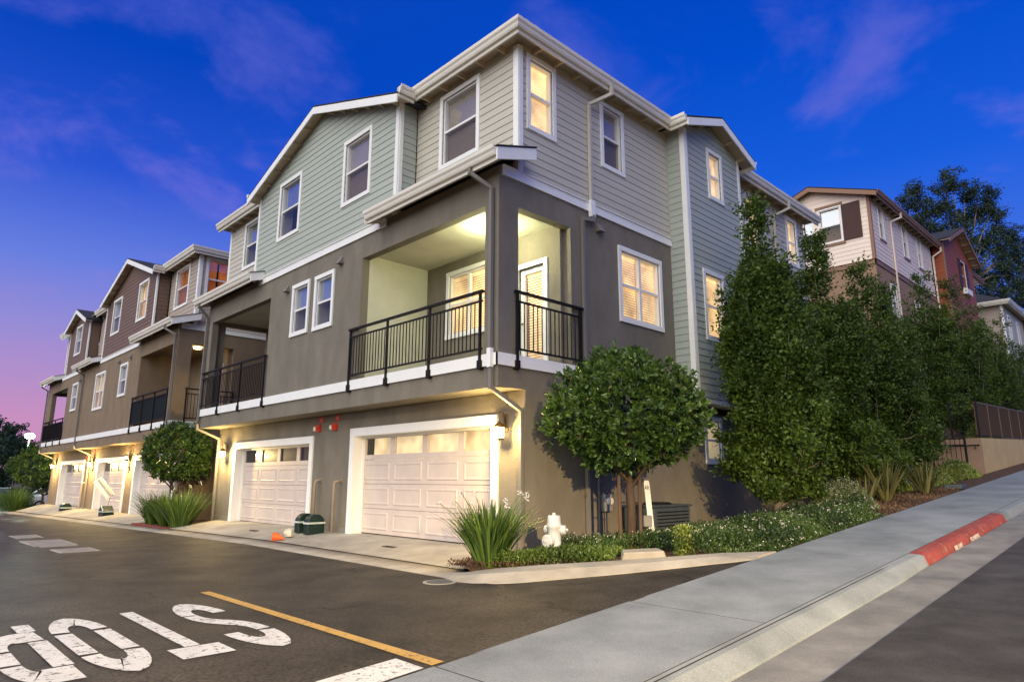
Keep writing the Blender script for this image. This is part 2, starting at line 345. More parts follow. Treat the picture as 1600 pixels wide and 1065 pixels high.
# sidewalk slabs
walk = bpy.data.objects.new('sidewalk', None); COL.objects.link(walk); walk['kind'] = 'structure'; BASE[walk.name] = (0, 0, 0)
MB().hexa([(3.95, -30, zs(-30) - .14), (5.5, -30, zs(-30) - .14), (5.5, 70, zs(70) - .14), (3.95, 70, zs(70) - .14), (3.95, -30, zs(-30) - .0008), (5.5, -30, zs(-30) - .0008), (5.5, 70, zs(70) - .0008), (3.95, 70, zs(70) - .0008)]).build('slab_bed', 'joint', walk)
jy = [-16, -13, -10, -7.2, -4.33, -1.75, 2.0, 4.6, 7.2, 9.8, 12.4, 15, 17.6, 20.2, 22.8, 25.4, 28, 31, 34, 38, 42, 48, 56, 70]
for a, b in zip(jy[:-1], jy[1:]):
    e = random.uniform(0, .0006); g = .008
    MB().hexa([(3.95, a + g, zs(a) - .1), (5.432, a + g, zs(a) - .1), (5.432, b - g, zs(b) - .1), (3.95, b - g, zs(b) - .1), (3.95, a + g, zs(a) + e), (5.432, a + g, zs(a) + e), (5.432, b - g, zs(b) + e), (3.95, b - g, zs(b) + e)]).build('slab', 'concrete_walk', walk)
# kerb: rolled drop by the alley, then full height, red for one length
def kerb_piece(name, y0, y1, m, drop0, drop1, n=6):
    b = MB(); ring = []
    for i in range(n + 1):
        y = y0 + (y1 - y0) * i / n; d = drop0 + (drop1 - drop0) * i / n; z = zs(y)
        ring.append([(5.452, y, z - .25), (5.452, y, z + .004), (5.60 - .02 * (1 - d) - .05 * d, y, z + .002 - .012 * d), (5.66 - .03 * (1 - d) + .05 * d, y, z - .105 * d - .015 * (1 - d)), (5.69 + .05 * d, y, z - .165), (5.69, y, z - .25)])
    for r in ring: b.v += r
    k = len(ring[0])
    for i in range(n):
        for j in range(k): b.f.append((i * k + j, i * k + (j + 1) % k, (i + 1) * k + (j + 1) % k, (i + 1) * k + j))
    b.f += [tuple(range(k)), tuple(n * k + j for j in range(k - 1, -1, -1))]
    return struct(b.build(name, m))
for a, b in ((-16, -10), (-10, -7.2), (-7.2, -4.33), (-4.33, -1.75), (-1.75, 1.2)): kerb_piece('kerb', a + .004, b - .004, 'concrete_walk', 1, 1)
kerb_piece('kerb', 1.204, 2.45, 'concrete_walk', 1, 0)
rk = kerb_piece('red_kerb', 2.454, 4.62, 'paint_red', 0, 0); rk2 = kerb_piece('red_kerb', 4.628, 7.55, 'paint_red', 0, 0)
for a in range(5): kerb_piece('kerb', 7.555 + a * 3, 10.55 + a * 3 - .006, 'concrete_walk', 0, 0)
kerb_piece('kerb', 22.56, 70, 'concrete_walk', 0, 0)

def text_mesh(body, size, name, m, loc, X, Y, parent=None, ext=.002, sx=1.0):
    c = bpy.data.curves.new(name, 'FONT'); c.body = body; c.size = size; c.extrude = ext; c.resolution_u = 3
    o = bpy.data.objects.new(name, c); COL.objects.link(o); dg = bpy.context.evaluated_depsgraph_get()
    me = bpy.data.meshes.new_from_object(o.evaluated_get(dg)); bpy.data.objects.remove(o); bpy.data.curves.remove(c)
    X, Y = Vector(X).normalized(), Vector(Y).normalized(); Z = X.cross(Y)
    L = Vector(base_of(parent)); vs = [Vector(loc) + X * v.co.x * sx + Y * v.co.y + Z * v.co.z - L for v in me.vertices]
    for v, q in zip(me.vertices, vs): v.co = q
    me.materials.clear(); me.materials.append(MATS[m]); o = bpy.data.objects.new(name, me); COL.objects.link(o)
    if parent: o.parent = parent
    return o
text_mesh('FIRE LANE', .095, 'lettering', 'paint_stencil', (5.70, 3.75, zs(3.75) - .125), (0, 1, .07), (-.27, 0, 1), rk, sx=1.0)
text_mesh('NO PARKING', .095, 'lettering', 'paint_stencil', (5.70, 4.70, zs(4.70) - .125), (0, 1, .07), (-.27, 0, 1), rk2, sx=1.0)

# driveway slabs up to the garages, apron lip along the alley
def drive(x0, x1, floor0, floor1, y_in=1.0):
    n = max(2, int((x1 - x0) / .8)); xs = lin(x0, x1, n)
    def h(x, y):
        t = sm(-1.0, .9, y) ** .8; fl = floor0 + (floor1 - floor0) * (x - x0) / (x1 - x0); return (zalley(x) + .045) * (1 - t) + (fl - .01) * t
    return struct(grid('driveway', xs, lin(-.78, y_in, 8), h, 'concrete'))
def lip(x0, x1):
    n = max(2, int((x1 - x0) / .8)); xs = lin(x0, x1, n); prof = [(-1.34, -.02), (-1.28, .012), (-1.05, .012), (-.786, .043), (-.785, -.05)]
    V = [(x, y, zalley(x) + z) for (y, z) in prof for x in xs]; n = len(xs)
    F = [(j * n + i, j * n + i + 1, (j + 1) * n + i + 1, (j + 1) * n + i) for j in range(len(prof) - 1) for i in range(n - 1)]
    return struct(np_mesh('apron_lip', V, F, 'concrete'))
drive(-6.45, .05, 0, 0); drive(-13.7, -6.462, -.03, 0); 
drive(-23.9, -17.7, -.2, -.2); drive(-30.6, -23.912, -.22, -.2); drive(-40.5, -30.612, -.25, -.22)
for a, b in ((-3.4, .3), (-7.1, -3.41), (-10.3, -7.11), (-13.5, -10.31), (-17.6, -13.51), (-21.0, -17.61), (-26, -21.01), (-33, -26.01), (-41, -33.01)): lip(a, b)
# return kerb round the corner planter
top = [(.10, -1.10, -.155), (.42, -1.05, -.13), (.72, -.72, -.075), (1.2, -.32, -.02), (2.08, .48, .06), (2.68, .95, .125), (3.3, 1.40, .195), (3.93, 1.80, .238)]
low = [(.30, -1.335, -.185), (.62, -1.44, -.192), (1.02, -1.38, -.19), (1.50, -1.02, -.168), (2.44, -.01, -.052), (3.0, .60, .028), (3.5, .95, .108), (3.93, 1.12, .18)]
def curb_seg(i0, i1, name):
    b = MB()
    for i in range(i0, i1 + 1):
        t, l = Vector(top[i]), Vector(low[i]); m_ = t.lerp(l, .62)
        b.v += [tuple(t - Vector((0, 0, .15))), tuple(t), (m_.x, m_.y, t.z * .8 + l.z * .2), tuple(l), tuple(l - Vector((0, 0, .1)))]
    for i in range(i1 - i0):
        for j in range(4): b.f.append((i * 5 + j, i * 5 + j + 1, (i + 1) * 5 + j + 1, (i + 1) * 5 + j))
    b.f += [(0, 1, 2, 3, 4), tuple((i1 - i0) * 5 + j for j in (4, 3, 2, 1, 0))]
    return struct(b.build(name, 'concrete'))
curb_seg(0, 2, 'return_kerb'); curb_seg(2, 4, 'return_kerb'); curb_seg(4, 5, 'return_kerb'); curb_seg(5, 7, 'return_kerb')
tag(MB().hexa([(2.05, .62, -.05), (2.6, 1.08, 0), (2.3, 1.38, 0), (1.8, .95, 0), (2.1, .66, .16), (2.55, 1.06, .19), (2.28, 1.3, .2), (1.86, .94, .17)]).build('footing_block', 'concrete', bevel=.02), 'low pale concrete block between the hedge and the corner kerb', 'block')
# planter soil
struct(grid('planter_bed', lin(.06, 3.95, 14), lin(-1.0, 40, 60), lambda x, y: (zground(x, y) if y > -1.29 else -.1) - (.03 if y > 2.2 or x < .5 + (y + 1.0) * .9 else .12 + .10 * max(0, x - (.5 + (y + 1.0) * .9))), 'mulch'))
struct(grid('planter_bed', lin(-17.65, -13.72, 8), lin(-.80, 1.5, 6), lambda x, y: -.27 + .02 * (y + 1), 'mulch'))
MB().hexa([(-17.4, -.79, -.45), (-13.9, -.79, -.42), (-13.9, -.60, -.42), (-17.4, -.60, -.45), (-17.4, -.79, -.245), (-13.9, -.79, -.235), (-13.9, -.64, -.235), (-17.4, -.64, -.245)]).build('red_kerb', 'paint_red')
struct(bpy.data.objects['red_kerb.002'])

# pavement lettering STOP (read by drivers leaving the alley), stop bar, yellow line
def ribbon(name, poly_parts, m, lift):
    V = []; F = []
    for part in poly_parts:
        o = len(V)
        for (x, y) in part: V.append((x, y, zground(x, y) + lift))
        n = len(part) // 2
        for i in range(n - 1): F.append((o + i, o + i + 1, o + 2 * n - 2 - i, o + 2 * n - 1 - i))
    b = MB(); b.v = V; b.f = F; return struct(b.build(name, m))
def stroke(pts, w0, w1):   # centre line in letter space (c across 0..1, r along 0..1) -> two sided ribbon; w0 = along-width, w1 = across-width
    L, Rr = [], []
    for i, (c, r) in enumerate(pts):
        a, b = pts[max(i - 1, 0)], pts[min(i + 1, len(pts) - 1)]; dc, dr = (b[0] - a[0]) * .43, (b[1] - a[1]) * 2.45; n = math.hypot(dc, dr) or 1; dc /= n; dr /= n
        wc, wr = -dr * w1 / .43, dc * w0 / 2.45
        L.append((c + wc, r + wr)); Rr.append((c - wc, r - wr))
    return L + Rr[::-1]
def letter(parts, ytop):   # c=0 at the left of the letter (driver's left = +y); r=1 at its top (+x)
    return [[(-.04 + 2.46 * r, ytop - .43 * c) for (c, r) in p] for p in parts]
def arc(cx, cy, rx, ry, a0, a1, n=10): return [(cx + rx * math.cos(R(a0 + (a1 - a0) * i / n)), cy + ry * math.sin(R(a0 + (a1 - a0) * i / n))) for i in range(n + 1)]
w0, w1 = .27, .072
Sp = [stroke(arc(.5, .74, .37, .20, -5, 178, 12), w0, w1), stroke([(.13, .72), (.16, .64), (.28, .565), (.5, .50), (.72, .435), (.84, .36), (.87, .28)], w0 * .72, w1), stroke(arc(.5, .26, .37, .20, 178, 362, 12), w0, w1)]
Tp = [stroke([(.0, .915), (1, .915)], .20, .1), stroke([(.5, 0), (.5, .825)], .1, .066)]
Op = [stroke(arc(.5, .72, .37, .21, 2, 178, 12), w0, w1), stroke([(.13, .31), (.13, .70)], .1, w1), stroke([(.87, .31), (.87, .70)], .1, w1), stroke(arc(.5, .28, .37, .21, 182, 358, 12), w0, w1)]
Pp = [stroke([(.14, 0), (.14, .160)], .1, w1), stroke([(.14, .372), (.14, .808)], .1, w1), stroke([(.02, .255), (.45, .265)] + arc(.5, .46, .36, .19, -75, 5, 8), w0 * .85, w1), stroke([(.86, .505), (.86, .70)], .1, w1), stroke(arc(.5, .725, .36, .19, 0, 80, 8) + [(.40, .915), (.02, .915)], w0 * .85, w1)]
for pts, yt in ((Sp, -4.67), (Tp, -5.265), (Op, -5.83), (Pp, -6.37)): ribbon('stop_lettering', letter(pts, yt), 'paint_white', .006)
ribbon('yellow_line', [[(x, -4.43 + .06 * (x / 4) + .15) for x in lin(-.85, 3.93, 12)] + [(x, -4.43 + .06 * (x / 4) + .03) for x in lin(-.85, 3.93, 12)[::-1]]], 'paint_yellow', .006)
ribbon('stop_bar', [[(3.93, y) for y in lin(-4.42, -9, 10)] + [(3.55, y) for y in lin(-4.42, -9, 10)[::-1]]], 'paint_white', .006)
# covers set in the alley
def cover(name, cx, cy, sx, sy, m, label, rot=0.0):
    z = zalley(cx) + .004; c, s = math.cos(rot), math.sin(rot); b = MB()
    q = lambda a, d: (cx + a * c - d * s, cy + a * s + d * c)
    ring = [q(-sx, -sy), q(sx, -sy), q(sx, sy), q(-sx, sy)]
    b.prism([(x, y, z - .03) for x, y in ring], (0, 0, .035)); t = thing(name, label, 'utility cover', (cx, cy, z), 'covers set in the alley')
    b.build('frame', 'concrete', t)
    MB().prism([(x, y, z - .02) for x, y in [q(-sx + .07, -sy + .07), q(sx - .07, -sy + .07), q(sx - .07, sy - .07), q(-sx + .07, sy - .07)]], (0, 0, .031)).build('lid', m, t)
cover('utility_cover', -14.0, -4.26, .62, .30, 'cover_concrete', 'small pale utility cover farthest down the alley')
cover('utility_cover', -10.5, -4.32, 1.30, .42, 'cover_concrete', 'largest grey utility cover in the alley, between two smaller ones')
cover('utility_cover', -8.1, -4.33, .48, .36, 'cover_concrete', 'grey utility cover in the alley nearest the camera')
t = thing('manhole_cover', 'round grey manhole cover in the asphalt by the corner kerb', 'manhole cover', (.55, -1.62, -.2))
MB().lathe([(.0, -.03), (.24, -.03), (.24, .006), (.0, .006)], (.55, -1.62, -.2), 24).build('ring', 'concrete', t); MB().lathe([(0, -.03), (.19, -.03), (.19, .010), (0, .010)], (.55, -1.62, -.2), 24).build('lid', 'ac_metal', t)
def drain(x, y, label):
    z = zdrive(x, y); t = thing('drain_plate', label, 'drain', (x, y, z)); MB().box(x - .2, x + .2, y - .06, y + .06, z - .02, z + .008).build('plate', 'steel_plate', t)
    for k in range(5): MB().box(x - .17 + k * .075, x - .13 + k * .075, y - .045, y + .045, z + .006, z + .012).build('bar', 'rail_black', t)
def zdrive(x, y): tt = sm(-1.0, .9, y) ** .8; return (zalley(x) + .045) * (1 - tt) - .01 * tt
drain(-3.05, -.05, 'dark drain plate in the driveway of the lit-window garage'); drain(-9.2, -.1, 'dark drain plate in the driveway left of the green boxes')

# ------------------------------------------------------------------ building kit
CASE, HOLE = .10, .10
def wall(F, u0, u1, z0, z1, holes, name, m, parent, th=.2, d=0.0):
    us = sorted({u0, u1} | {min(max(h[i], u0), u1) for h in holes for i in (0, 1)}); zl = sorted({z0, z1} | {min(max(h[i], z0), z1) for h in holes for i in (2, 3)})
    b = MB()
    for za, zb in zip(zl[:-1], zl[1:]):
        run = None
        for ua, ub in list(zip(us[:-1], us[1:])) + [(None, None)]:
            solid = ua is not None and not any(h[0] - 1e-6 <= ua and ub <= h[1] + 1e-6 and h[2] - 1e-6 <= za and zb <= h[3] + 1e-6 for h in holes)
            if solid: run = [ua, ub] if run is None else [run[0], ub]
            elif run: b.fbox(F, run[0], run[1], za, zb, d - th, d); run = None
    return b.build(name, m, parent)
EXPO = .165
rs = random.Random(3)
def siding(F, u0, u1, z0, z1, holes, m, parent, gable=None, expo=EXPO):
    """backing wall plus one lapped board per course, cut round the windows"""
    if gable: zt = gable[1]
    else: zt = z1
    bk = wall(F, u0, u1, z0, z1, holes, 'siding_wall', m, parent, .15, -.004)
    if gable:
        uc, pk, s = gable; poly = [F.p(uc - (pk - z1) / s, z1, -.004), F.p(uc + (pk - z1) / s, z1, -.004), F.p(uc, pk, -.004)]
        MB().prism(poly, tuple(-.15 * c for c in (F.N[0], F.N[1], 0))).build('gable_wall', m, parent)
    k = int(math.ceil((zt - z0) / expo))
    for i in range(k):
        za, zb = z0 + i * expo, min(z0 + (i + 1) * expo, zt - .01)
        if zb - za < .03: continue
        def lim(z):
            if gable and z > z1 - 1e-6: uc, pk, s = gable; w = max(.01, (pk - z) / s); return max(u0, uc - w), min(u1, uc + w)
            return u0, u1
        strips = [(za, zb)]
        for h in holes:
            for e in (h[2], h[3]):
                ns = []
                for a, b in strips:
                    if a + .012 < e < b - .012: ns += [(a, e), (e, b)]
                    else: ns.append((a, b))
                strips = ns
        for a, b in strips:
            cut = sorted([(h[0], h[1]) for h in holes if h[2] < (a + b) / 2 < h[3]])
            la, lb = lim(a), lim(b); segs = []; cur = (la[0], lb[0])
            for c0, c1 in cut: segs.append((cur, (c0, c0))); cur = (c1, c1)
            segs.append((cur, (la[1], lb[1])))
            ta = .004 + .013 * (zb - a) / (zb - za); tb = .004 + .013 * (zb - b) / (zb - za)
            cutsegs = []
            for (l0, l1), (r0, r1) in segs:   # long courses are butted from two lengths
                if min(r0, r1) - max(l0, l1) > 3.4 and rs.random() < .3:
                    c = max(l0, l1) + (min(r0, r1) - max(l0, l1)) * rs.uniform(.28, .72); cutsegs += [((l0, l1), (c - .003, c - .003)), ((c + .003, c + .003), (r0, r1))]
                else: cutsegs.append(((l0, l1), (r0, r1)))
            for (l0, l1), (r0, r1) in cutsegs:
                if r0 - l0 < .02: continue
                P = [F.p(l0, a, 0), F.p(r0, a, 0), F.p(r0, a, ta), F.p(l0, a, ta), F.p(l1, b, 0), F.p(r1, b, 0), F.p(r1, b, tb), F.p(l1, b, tb)]
                MB().hexa(P).build('siding_board', m, bk)
    return bk
def hole(w): return (w[0] + HOLE, w[1] - HOLE, w[2] + HOLE, w[3] - HOLE)
def slats(F, u0, u1, z0, z1, d, m, parent, pitch=.052, name='blind'):
    b = MB(); z = z0 + .02
    while z < z1 - .02:
        P = [F.p(u0, z, d - .016), F.p(u1, z, d - .016), F.p(u1, z - .012, d + .016), F.p(u0, z - .012, d + .016), F.p(u0, z + .036, d - .010), F.p(u1, z + .036, d - .010), F.p(u1, z + .024, d + .022), F.p(u0, z + .024, d + .022)]
        b.hexa(P); z += pitch
    b.fbox(F, u0, u1, z1 - .045, z1, d - .03, d + .03); return b.build(name, m, parent)
def sheet(F, u0, u1, z0, z1, d): return MB().add([F.p(u0, z0, d), F.p(u1, z0, d), F.p(u1, z1, d), F.p(u0, z1, d)], [(0, 1, 2, 3)])
def window(F, u0, u1, z0, z1, kind, parent, cols=1, trim='trim', casew=CASE, label=None):
    c = casew; b = MB(); dc = .036
    b.fbox(F, u0, u1, z1 - c, z1, -.03, dc + .006); b.fbox(F, u0, u1, z0, z0 + c, -.03, dc + .006); b.fbox(F, u0, u0 + c, z0 + c, z1 - c, -.03, dc); b.fbox(F, u1 - c, u1, z0 + c, z1 - c, -.03, dc)
    w = b.build('window', trim, parent)
    if label: w['label'] = label
    a0, a1, b0, b1 = u0 + c, u1 - c, z0 + c, z1 - c
    fr = MB(); t = .038
    fr.fbox(F, a0, a1, b1 - t, b1, -.12, -.012); fr.fbox(F, a0, a1, b0, b0 + t, -.12, -.012); fr.fbox(F, a0, a0 + t, b0 + t, b1 - t, -.12, -.012); fr.fbox(F, a1 - t, a1, b0 + t, b1 - t, -.12, -.012)
    fr.build('frame', 'vinyl', w)
    cw = (a1 - a0 - 2 * t) / cols; zm = (b0 + b1) / 2
    for k in range(cols):
        s0, s1 = a0 + t + k * cw, a0 + t + (k + 1) * cw
        if k: MB().fbox(F, s0 - .04, s0 + .04, b0 + t, b1 - t, -.11, -.014).build('mullion', 'vinyl', w); s0 += .04
        if k < cols - 1: s1 -= .04
        MB().fbox(F, s0, s1, zm - .026, zm + .026, -.10, -.02).build('meeting_rail', 'vinyl', w)
        lo = sheet(F, s0, s1, b0 + t, zm - .026, -.053); hi = sheet(F, s0, s1, zm + .026, b1 - t, -.073)
        lit = kind in ('lit', 'cream')
        hi.build('pane', 'pane_clear' if lit else 'pane_blue' if kind == 'half' else 'pane_sky', w); lo.build('pane', 'pane_clear' if lit else 'pane_screen', w)
        if kind == 'lit': slats(F, s0, s1, b0 + t, b1 - t, -.145, 'blind_lit', w, .058)
        elif kind == 'blind': slats(F, s0, s1, b0 + t, b1 - t, -.145, 'blind_white', w)
        elif kind == 'dim': slats(F, s0, s1, b0 + t, b1 - t, -.145, 'blind_dim', w, .05)
        elif kind == 'half': slats(F, s0, s1, zm, b1 - t, -.145, 'blind_white', w)
        elif kind in ('orange', 'yellow'):
            cb = MB(); n = 14; V = []
            for side in ((s0, s0 + (s1 - s0) * .46), (s0 + (s1 - s0) * .55, s1)):
                for i in range(n):
                    ua, ub = side[0] + (side[1] - side[0]) * i / n, side[0] + (side[1] - side[0]) * (i + 1) / n
                    da, db = -.15 + .02 * math.sin(i * 2.1), -.15 + .02 * math.sin((i + 1) * 2.1)
                    cb.add([F.p(ua, b0 + t, da), F.p(ub, b0 + t, db), F.p(ub, b1 - t, db), F.p(ua, b1 - t, da)], [(0, 1, 2, 3)])
            cb.build('curtain', 'curtain_' + kind, w)
    MB().fbox(F, a0, a1, b0, b1, -.40, -.36).build('room', {'lit': 'room_lit', 'cream': 'glow_cream', 'orange': 'room_dark', 'yellow': 'room_dark'}.get(kind, 'room_dark'), w)
    rv = MB()
    for q in ((a0 + .002, a0 + .016, b0 + .016, b1 - .016), (a1 - .016, a1 - .002, b0 + .016, b1 - .016), (a0 + .002, a1 - .002, b0 + .002, b0 + .016), (a0 + .002, a1 - .002, b1 - .016, b1 - .002)): rv.fbox(F, *q, -.36, -.121)
    rv.build('jamb', 'vinyl', w)
    return w
def railing(F, u0, u1, z, posts, parent, d=.06, fabric=None):
    """z = deck level; posts are fixed to the fascia below"""
    r = MB().fbox(F, u0, u1, z + 1.16, z + 1.205, d - .035, d + .035).build('railing', 'rail_black', parent)
    MB().fbox(F, u0 + .02, u1 - .02, z + .985, z + 1.02, d - .016, d + .016).build('rail', 'rail_black', r)
    MB().fbox(F, u0 + .02, u1 - .02, z + .10, z + .135, d - .016, d + .016).build('rail', 'rail_black', r)
    for p in posts:
        b = MB().fbox(F, p - .022, p + .022, z - .26, z + 1.16, d - .022, d + .022); b.fbox(F, p - .05, p + .05, z - .25, z - .09, -.0, d + .03); b.build('post', 'rail_black', r)
    n = int((u1 - u0) / .112); bm = boxmesh('baluster', .016, .016, .86, 'rail_black')
    for i in range(1, n):
        u = u0 + (u1 - u0) * i / n
        if min(abs(u - p) for p in posts) > .035: share('baluster', bm, F.p(u, z + .13, d), r)
    if fabric: MB().fbox(F, u0 + .03, u1 - .03, z + .12, z + 1.0, d - .036, d - .030).build('screen', fabric, r)
    return r
def garage_door(F, u0, u1, ztop, parent, lit, set_in=.26, zbot=0.0):
    """sectional door: a glazed row above three rows of raised panels"""
    c = .16; b = MB()
    b.fbox(F, u0 - c, u1 + c, ztop, ztop + .17, -.02, .045); b.fbox(F, u0 - c, u0, zbot - .1, ztop, -.02, .04); b.fbox(F, u1, u1 + c, zbot - .1, ztop, -.02, .04)
    b.fbox(F, u0 - .01, u0 + .02, zbot - .1, ztop - .02, -set_in, .038); b.fbox(F, u1 - .02, u1 + .01, zbot - .1, ztop - .02, -set_in, .038); b.fbox(F, u0 - .01, u1 + .01, ztop - .02, ztop + .01, -set_in, .038)
    b.fbox(F, u0 + .02, u0 + .06, zbot - .1, ztop - .06, -set_in, -set_in + .05); b.fbox(F, u1 - .06, u1 - .02, zbot - .1, ztop - .06, -set_in, -set_in + .05); b.fbox(F, u0 + .02, u1 - .02, ztop - .06, ztop - .02, -set_in, -set_in + .05)
    g = b.build('garage_door', 'trim', parent)
    H = (ztop - zbot - .02) / 4; n = 4; cw = (u1 - u0) / n
    for r in range(4):
        za = zbot + .012 + r * H; zb = za + H - .008
        if r < 3:
            MB().fbox(F, u0 + .003, u1 - .003, za, zb, -set_in - .05, -set_in).build('door_section', 'door_white', g)
            for k in range(n):
                a, e = u0 + k * cw + .10, u0 + (k + 1) * cw - .10; zc, zd = za + .085, zb - .085
                pts = []
                for (o, dd) in ((0, 0), (.012, .014), (.03, .014), (.055, .004)): pts += [F.p(a + o, zc + o, -set_in + dd), F.p(e - o, zc + o, -set_in + dd), F.p(e - o, zd - o, -set_in + dd), F.p(a + o, zd - o, -set_in + dd)]
                fs = [(4 * q + i, 4 * q + (i + 1) % 4, 4 * q + 4 + (i + 1) % 4, 4 * q + 4 + i) for q in range(3) for i in range(4)] + [(12, 13, 14, 15)]
                MB().add(pts, fs).build('door_panel', 'door_white', g)
        else:
            holes = [(u0 + k * cw + .09, u0 + (k + 1) * cw - .09, za + .11, zb - .06) for k in range(n)]
            wall(F, u0 + .003, u1 - .003, za, zb, holes, 'door_section', 'door_white', g, .05, -set_in)
            for h in holes:
                sheet(F, h[0], h[1], h[2], h[3], -set_in - .026).build('door_pane', 'pane_clear' if lit else 'pane_screen', g)
            MB().fbox(F, u0, u1, za, zb, -set_in - .35, -set_in - .30).build('room', 'glow_cream' if lit else 'room_dark', g)
    return g
def gutter(F, u0, u1, z, parent, d0, mitre=(0, 0), m='gutter'):
    """fascia and K-style gutter along an eave; z = top of the gutter, d0 = fascia plane"""
    prof = [(0, -.155), (.070, -.155), (.088, -.12), (.098, -.075), (.128, -.035), (.135, .03), (.118, .03), (.108, -.01), (0.0, -.01)]
    a = [F.p(u0 - mitre[0] * (d + d0), z + h, d0 + d) for d, h in prof]; e = [F.p(u1 + mitre[1] * (d + d0), z + h, d0 + d) for d, h in prof]; n = len(prof)
    g = MB().add(a + e, [tuple(range(n)), tuple(range(2 * n - 1, n - 1, -1))] + [(i, (i + 1) % n, n + (i + 1) % n, n + i) for i in range(n)]).build('gutter', m, parent)
    MB().fbox(F, u0 - mitre[0] * d0, u1 + mitre[1] * d0, z - .235, z - .012, d0 - .03, d0 + .012).build('fascia', m, g)
    return g
def rafters(F, us, z, d0, parent):
    for u in us: MB().fbox(F, u - .022, u + .022, z - .215, z - .075, -.01, d0 - .034).build('rafter_tail', 'soffit', parent)
def downspout(pts, parent, m='downspout', w=.034):
    b = MB()
    for p, q in zip(pts[:-1], pts[1:]):
        p, q = Vector(p), Vector(q); d = (q - p).normalized(); a = Vector((0, 0, 1)) if abs(d.z) < .6 else Vector((1, 0, 0)); s = d.cross(a).normalized(); t = d.cross(s).normalized(); p = p - d * .02; q = q + d * .02
        b.hexa([p - s * w - t * w, p + s * w - t * w, p + s * w + t * w, p - s * w + t * w, q - s * w - t * w, q + s * w - t * w, q + s * w + t * w, q - s * w + t * w])
    return b.build('downspout', m, parent)
def gable_roof(F, uc, pk, s, half, parent, d_out, d_in, th=.05, rake='trim'):
    """roof slabs over a wall gable; pk = top of the slab at the ridge, half = horizontal run to the eave"""
    r = None
    for sg in (-1, 1):
        ze = pk - s * half
        P = [F.p(uc, pk - .07, d_out), F.p(uc + sg * half, ze - .07, d_out), F.p(uc + sg * half, ze, d_out), F.p(uc, pk, d_out)]
        v = tuple((d_in - d_out) * c for c in (F.N[0], F.N[1], 0))
        o = MB().prism(P, v).build('roof', 'shingle', parent); r = r or o
        # shingle butts: two thin steps at the rake edge
        Q = [F.p(uc, pk + .012, d_out + .02), F.p(uc + sg * (half + .02), ze + .005, d_out + .02), F.p(uc + sg * (half + .02), ze + .03, d_out + .02), F.p(uc, pk + .04, d_out + .02)]
        MB().prism(Q, v).build('shingle_layer', 'shingle', o)
        # rake board and soffit
        hb = .20
        B = [F.p(uc, pk - .015, d_out), F.p(uc + sg * (half - .0), ze - .015, d_out), F.p(uc + sg * (half - .0), ze - .015 - hb, d_out), F.p(uc, pk - .015 - hb, d_out)]
        MB().prism(B, tuple(.03 * c for c in (F.N[0], F.N[1], 0))).build('rake_board', rake, o)
        S = [F.p(uc, pk - .072, d_out - .004), F.p(uc + sg * half, ze - .072, d_out - .004), F.p(uc + sg * half, ze - .09, d_out - .004), F.p(uc, pk - .09, d_out - .004)]
        MB().prism(S, tuple((-.012 - d_out) * c for c in (F.N[0], F.N[1], 0))).build('soffit', 'soffit', o)
        k = max(2, int(half / .62))
        for i in range(1, k + 1):   # outlookers under the rake
            u = uc + sg * (half * i / (k + .6)); z = pk - s * abs(u - uc) - .095
            MB().fbox(F, u - .022, u + .022, z - .07, z, -.01, d_out - .004).build('outlooker', 'soffit', o)
    return r
def vent_hood(F, u, z, parent):
    P = [F.p(u - .09, z, 0), F.p(u + .09, z, 0), F.p(u + .09, z, .13), F.p(u - .09, z, .13), F.p(u - .09, z + .2, 0), F.p(u + .09, z + .2, 0), F.p(u + .075, z + .19, .025), F.p(u - .075, z + .19, .025)]
    MB().hexa(P).build('vent_hood', 'downspout', parent)
def shed_roof(F, u0, u1, parent, zlow=7.0, rise=.33, d_out=.36, d_in=-.60, ends=(1, 1), step=.0):
    """lean-to roof over a balcony: gutter in front, barge boards at the ends"""
    P = [F.p(u0, zlow - .05, d_out), F.p(u0, zlow + .03, d_out), F.p(u0, zlow + .03 + rise, d_in), F.p(u0, zlow - .05 + rise, d_in)]
    o = MB().prism(P, tuple((u1 - u0) * c for c in (F.U[0], F.U[1], 0))).build('porch_roof', 'shingle', parent)
    gutter(F, u0, u1, zlow + .06, o, d_out)
    sf = [F.p(u0, zlow - .075, d_out - .01), F.p(u0, zlow - .054, d_out - .01), F.p(u0, zlow - .054 + rise * .38, -.0), F.p(u0, zlow - .075 + rise * .38, -.0)]
    MB().prism(sf, tuple((u1 - u0) * c for c in (F.U[0], F.U[1], 0))).build('soffit', 'soffit', o)
    for e, u, sg in ((ends[0], u0, -1), (ends[1], u1, 1)):
        if not e: continue
        B = [F.p(u, zlow - .19, d_out + .05), F.p(u, zlow + .045, d_out + .05), F.p(u, zlow + .045 + rise, d_in), F.p(u, zlow - .19 + rise, d_in)]
        MB().prism(B, tuple(sg * .035 * c for c in (F.U[0], F.U[1], 0))).build('barge_board', 'trim', o)
        T = [F.p(u - sg * .01, zlow + .052, d_out + .07), F.p(u - sg * .01, zlow + .075, d_out + .07), F.p(u - sg * .01, zlow + .078 + rise, d_in), F.p(u - sg * .01, zlow + .055 + rise, d_in)]
        MB().prism(T, tuple(sg * .065 * c for c in (F.U[0], F.U[1], 0))).build('shingle_layer', 'shingle', o)
    return o
def bandboard(F, u0, u1, z0, z1, parent, m='trim', d=.04):
    b = MB().fbox(F, u0, u1, z0, z1, -.01, d); b.fbox(F, u0, u1, z1, z1 + .018, -.01, d + .025); return b.build('band_board', m, parent)
def cornerboard(F, u0, u1, z0, z1, parent, m='trim', d=.034): return MB().fbox(F, u0, u1, z0, z1, -.03, d).build('corner_board', m, parent)
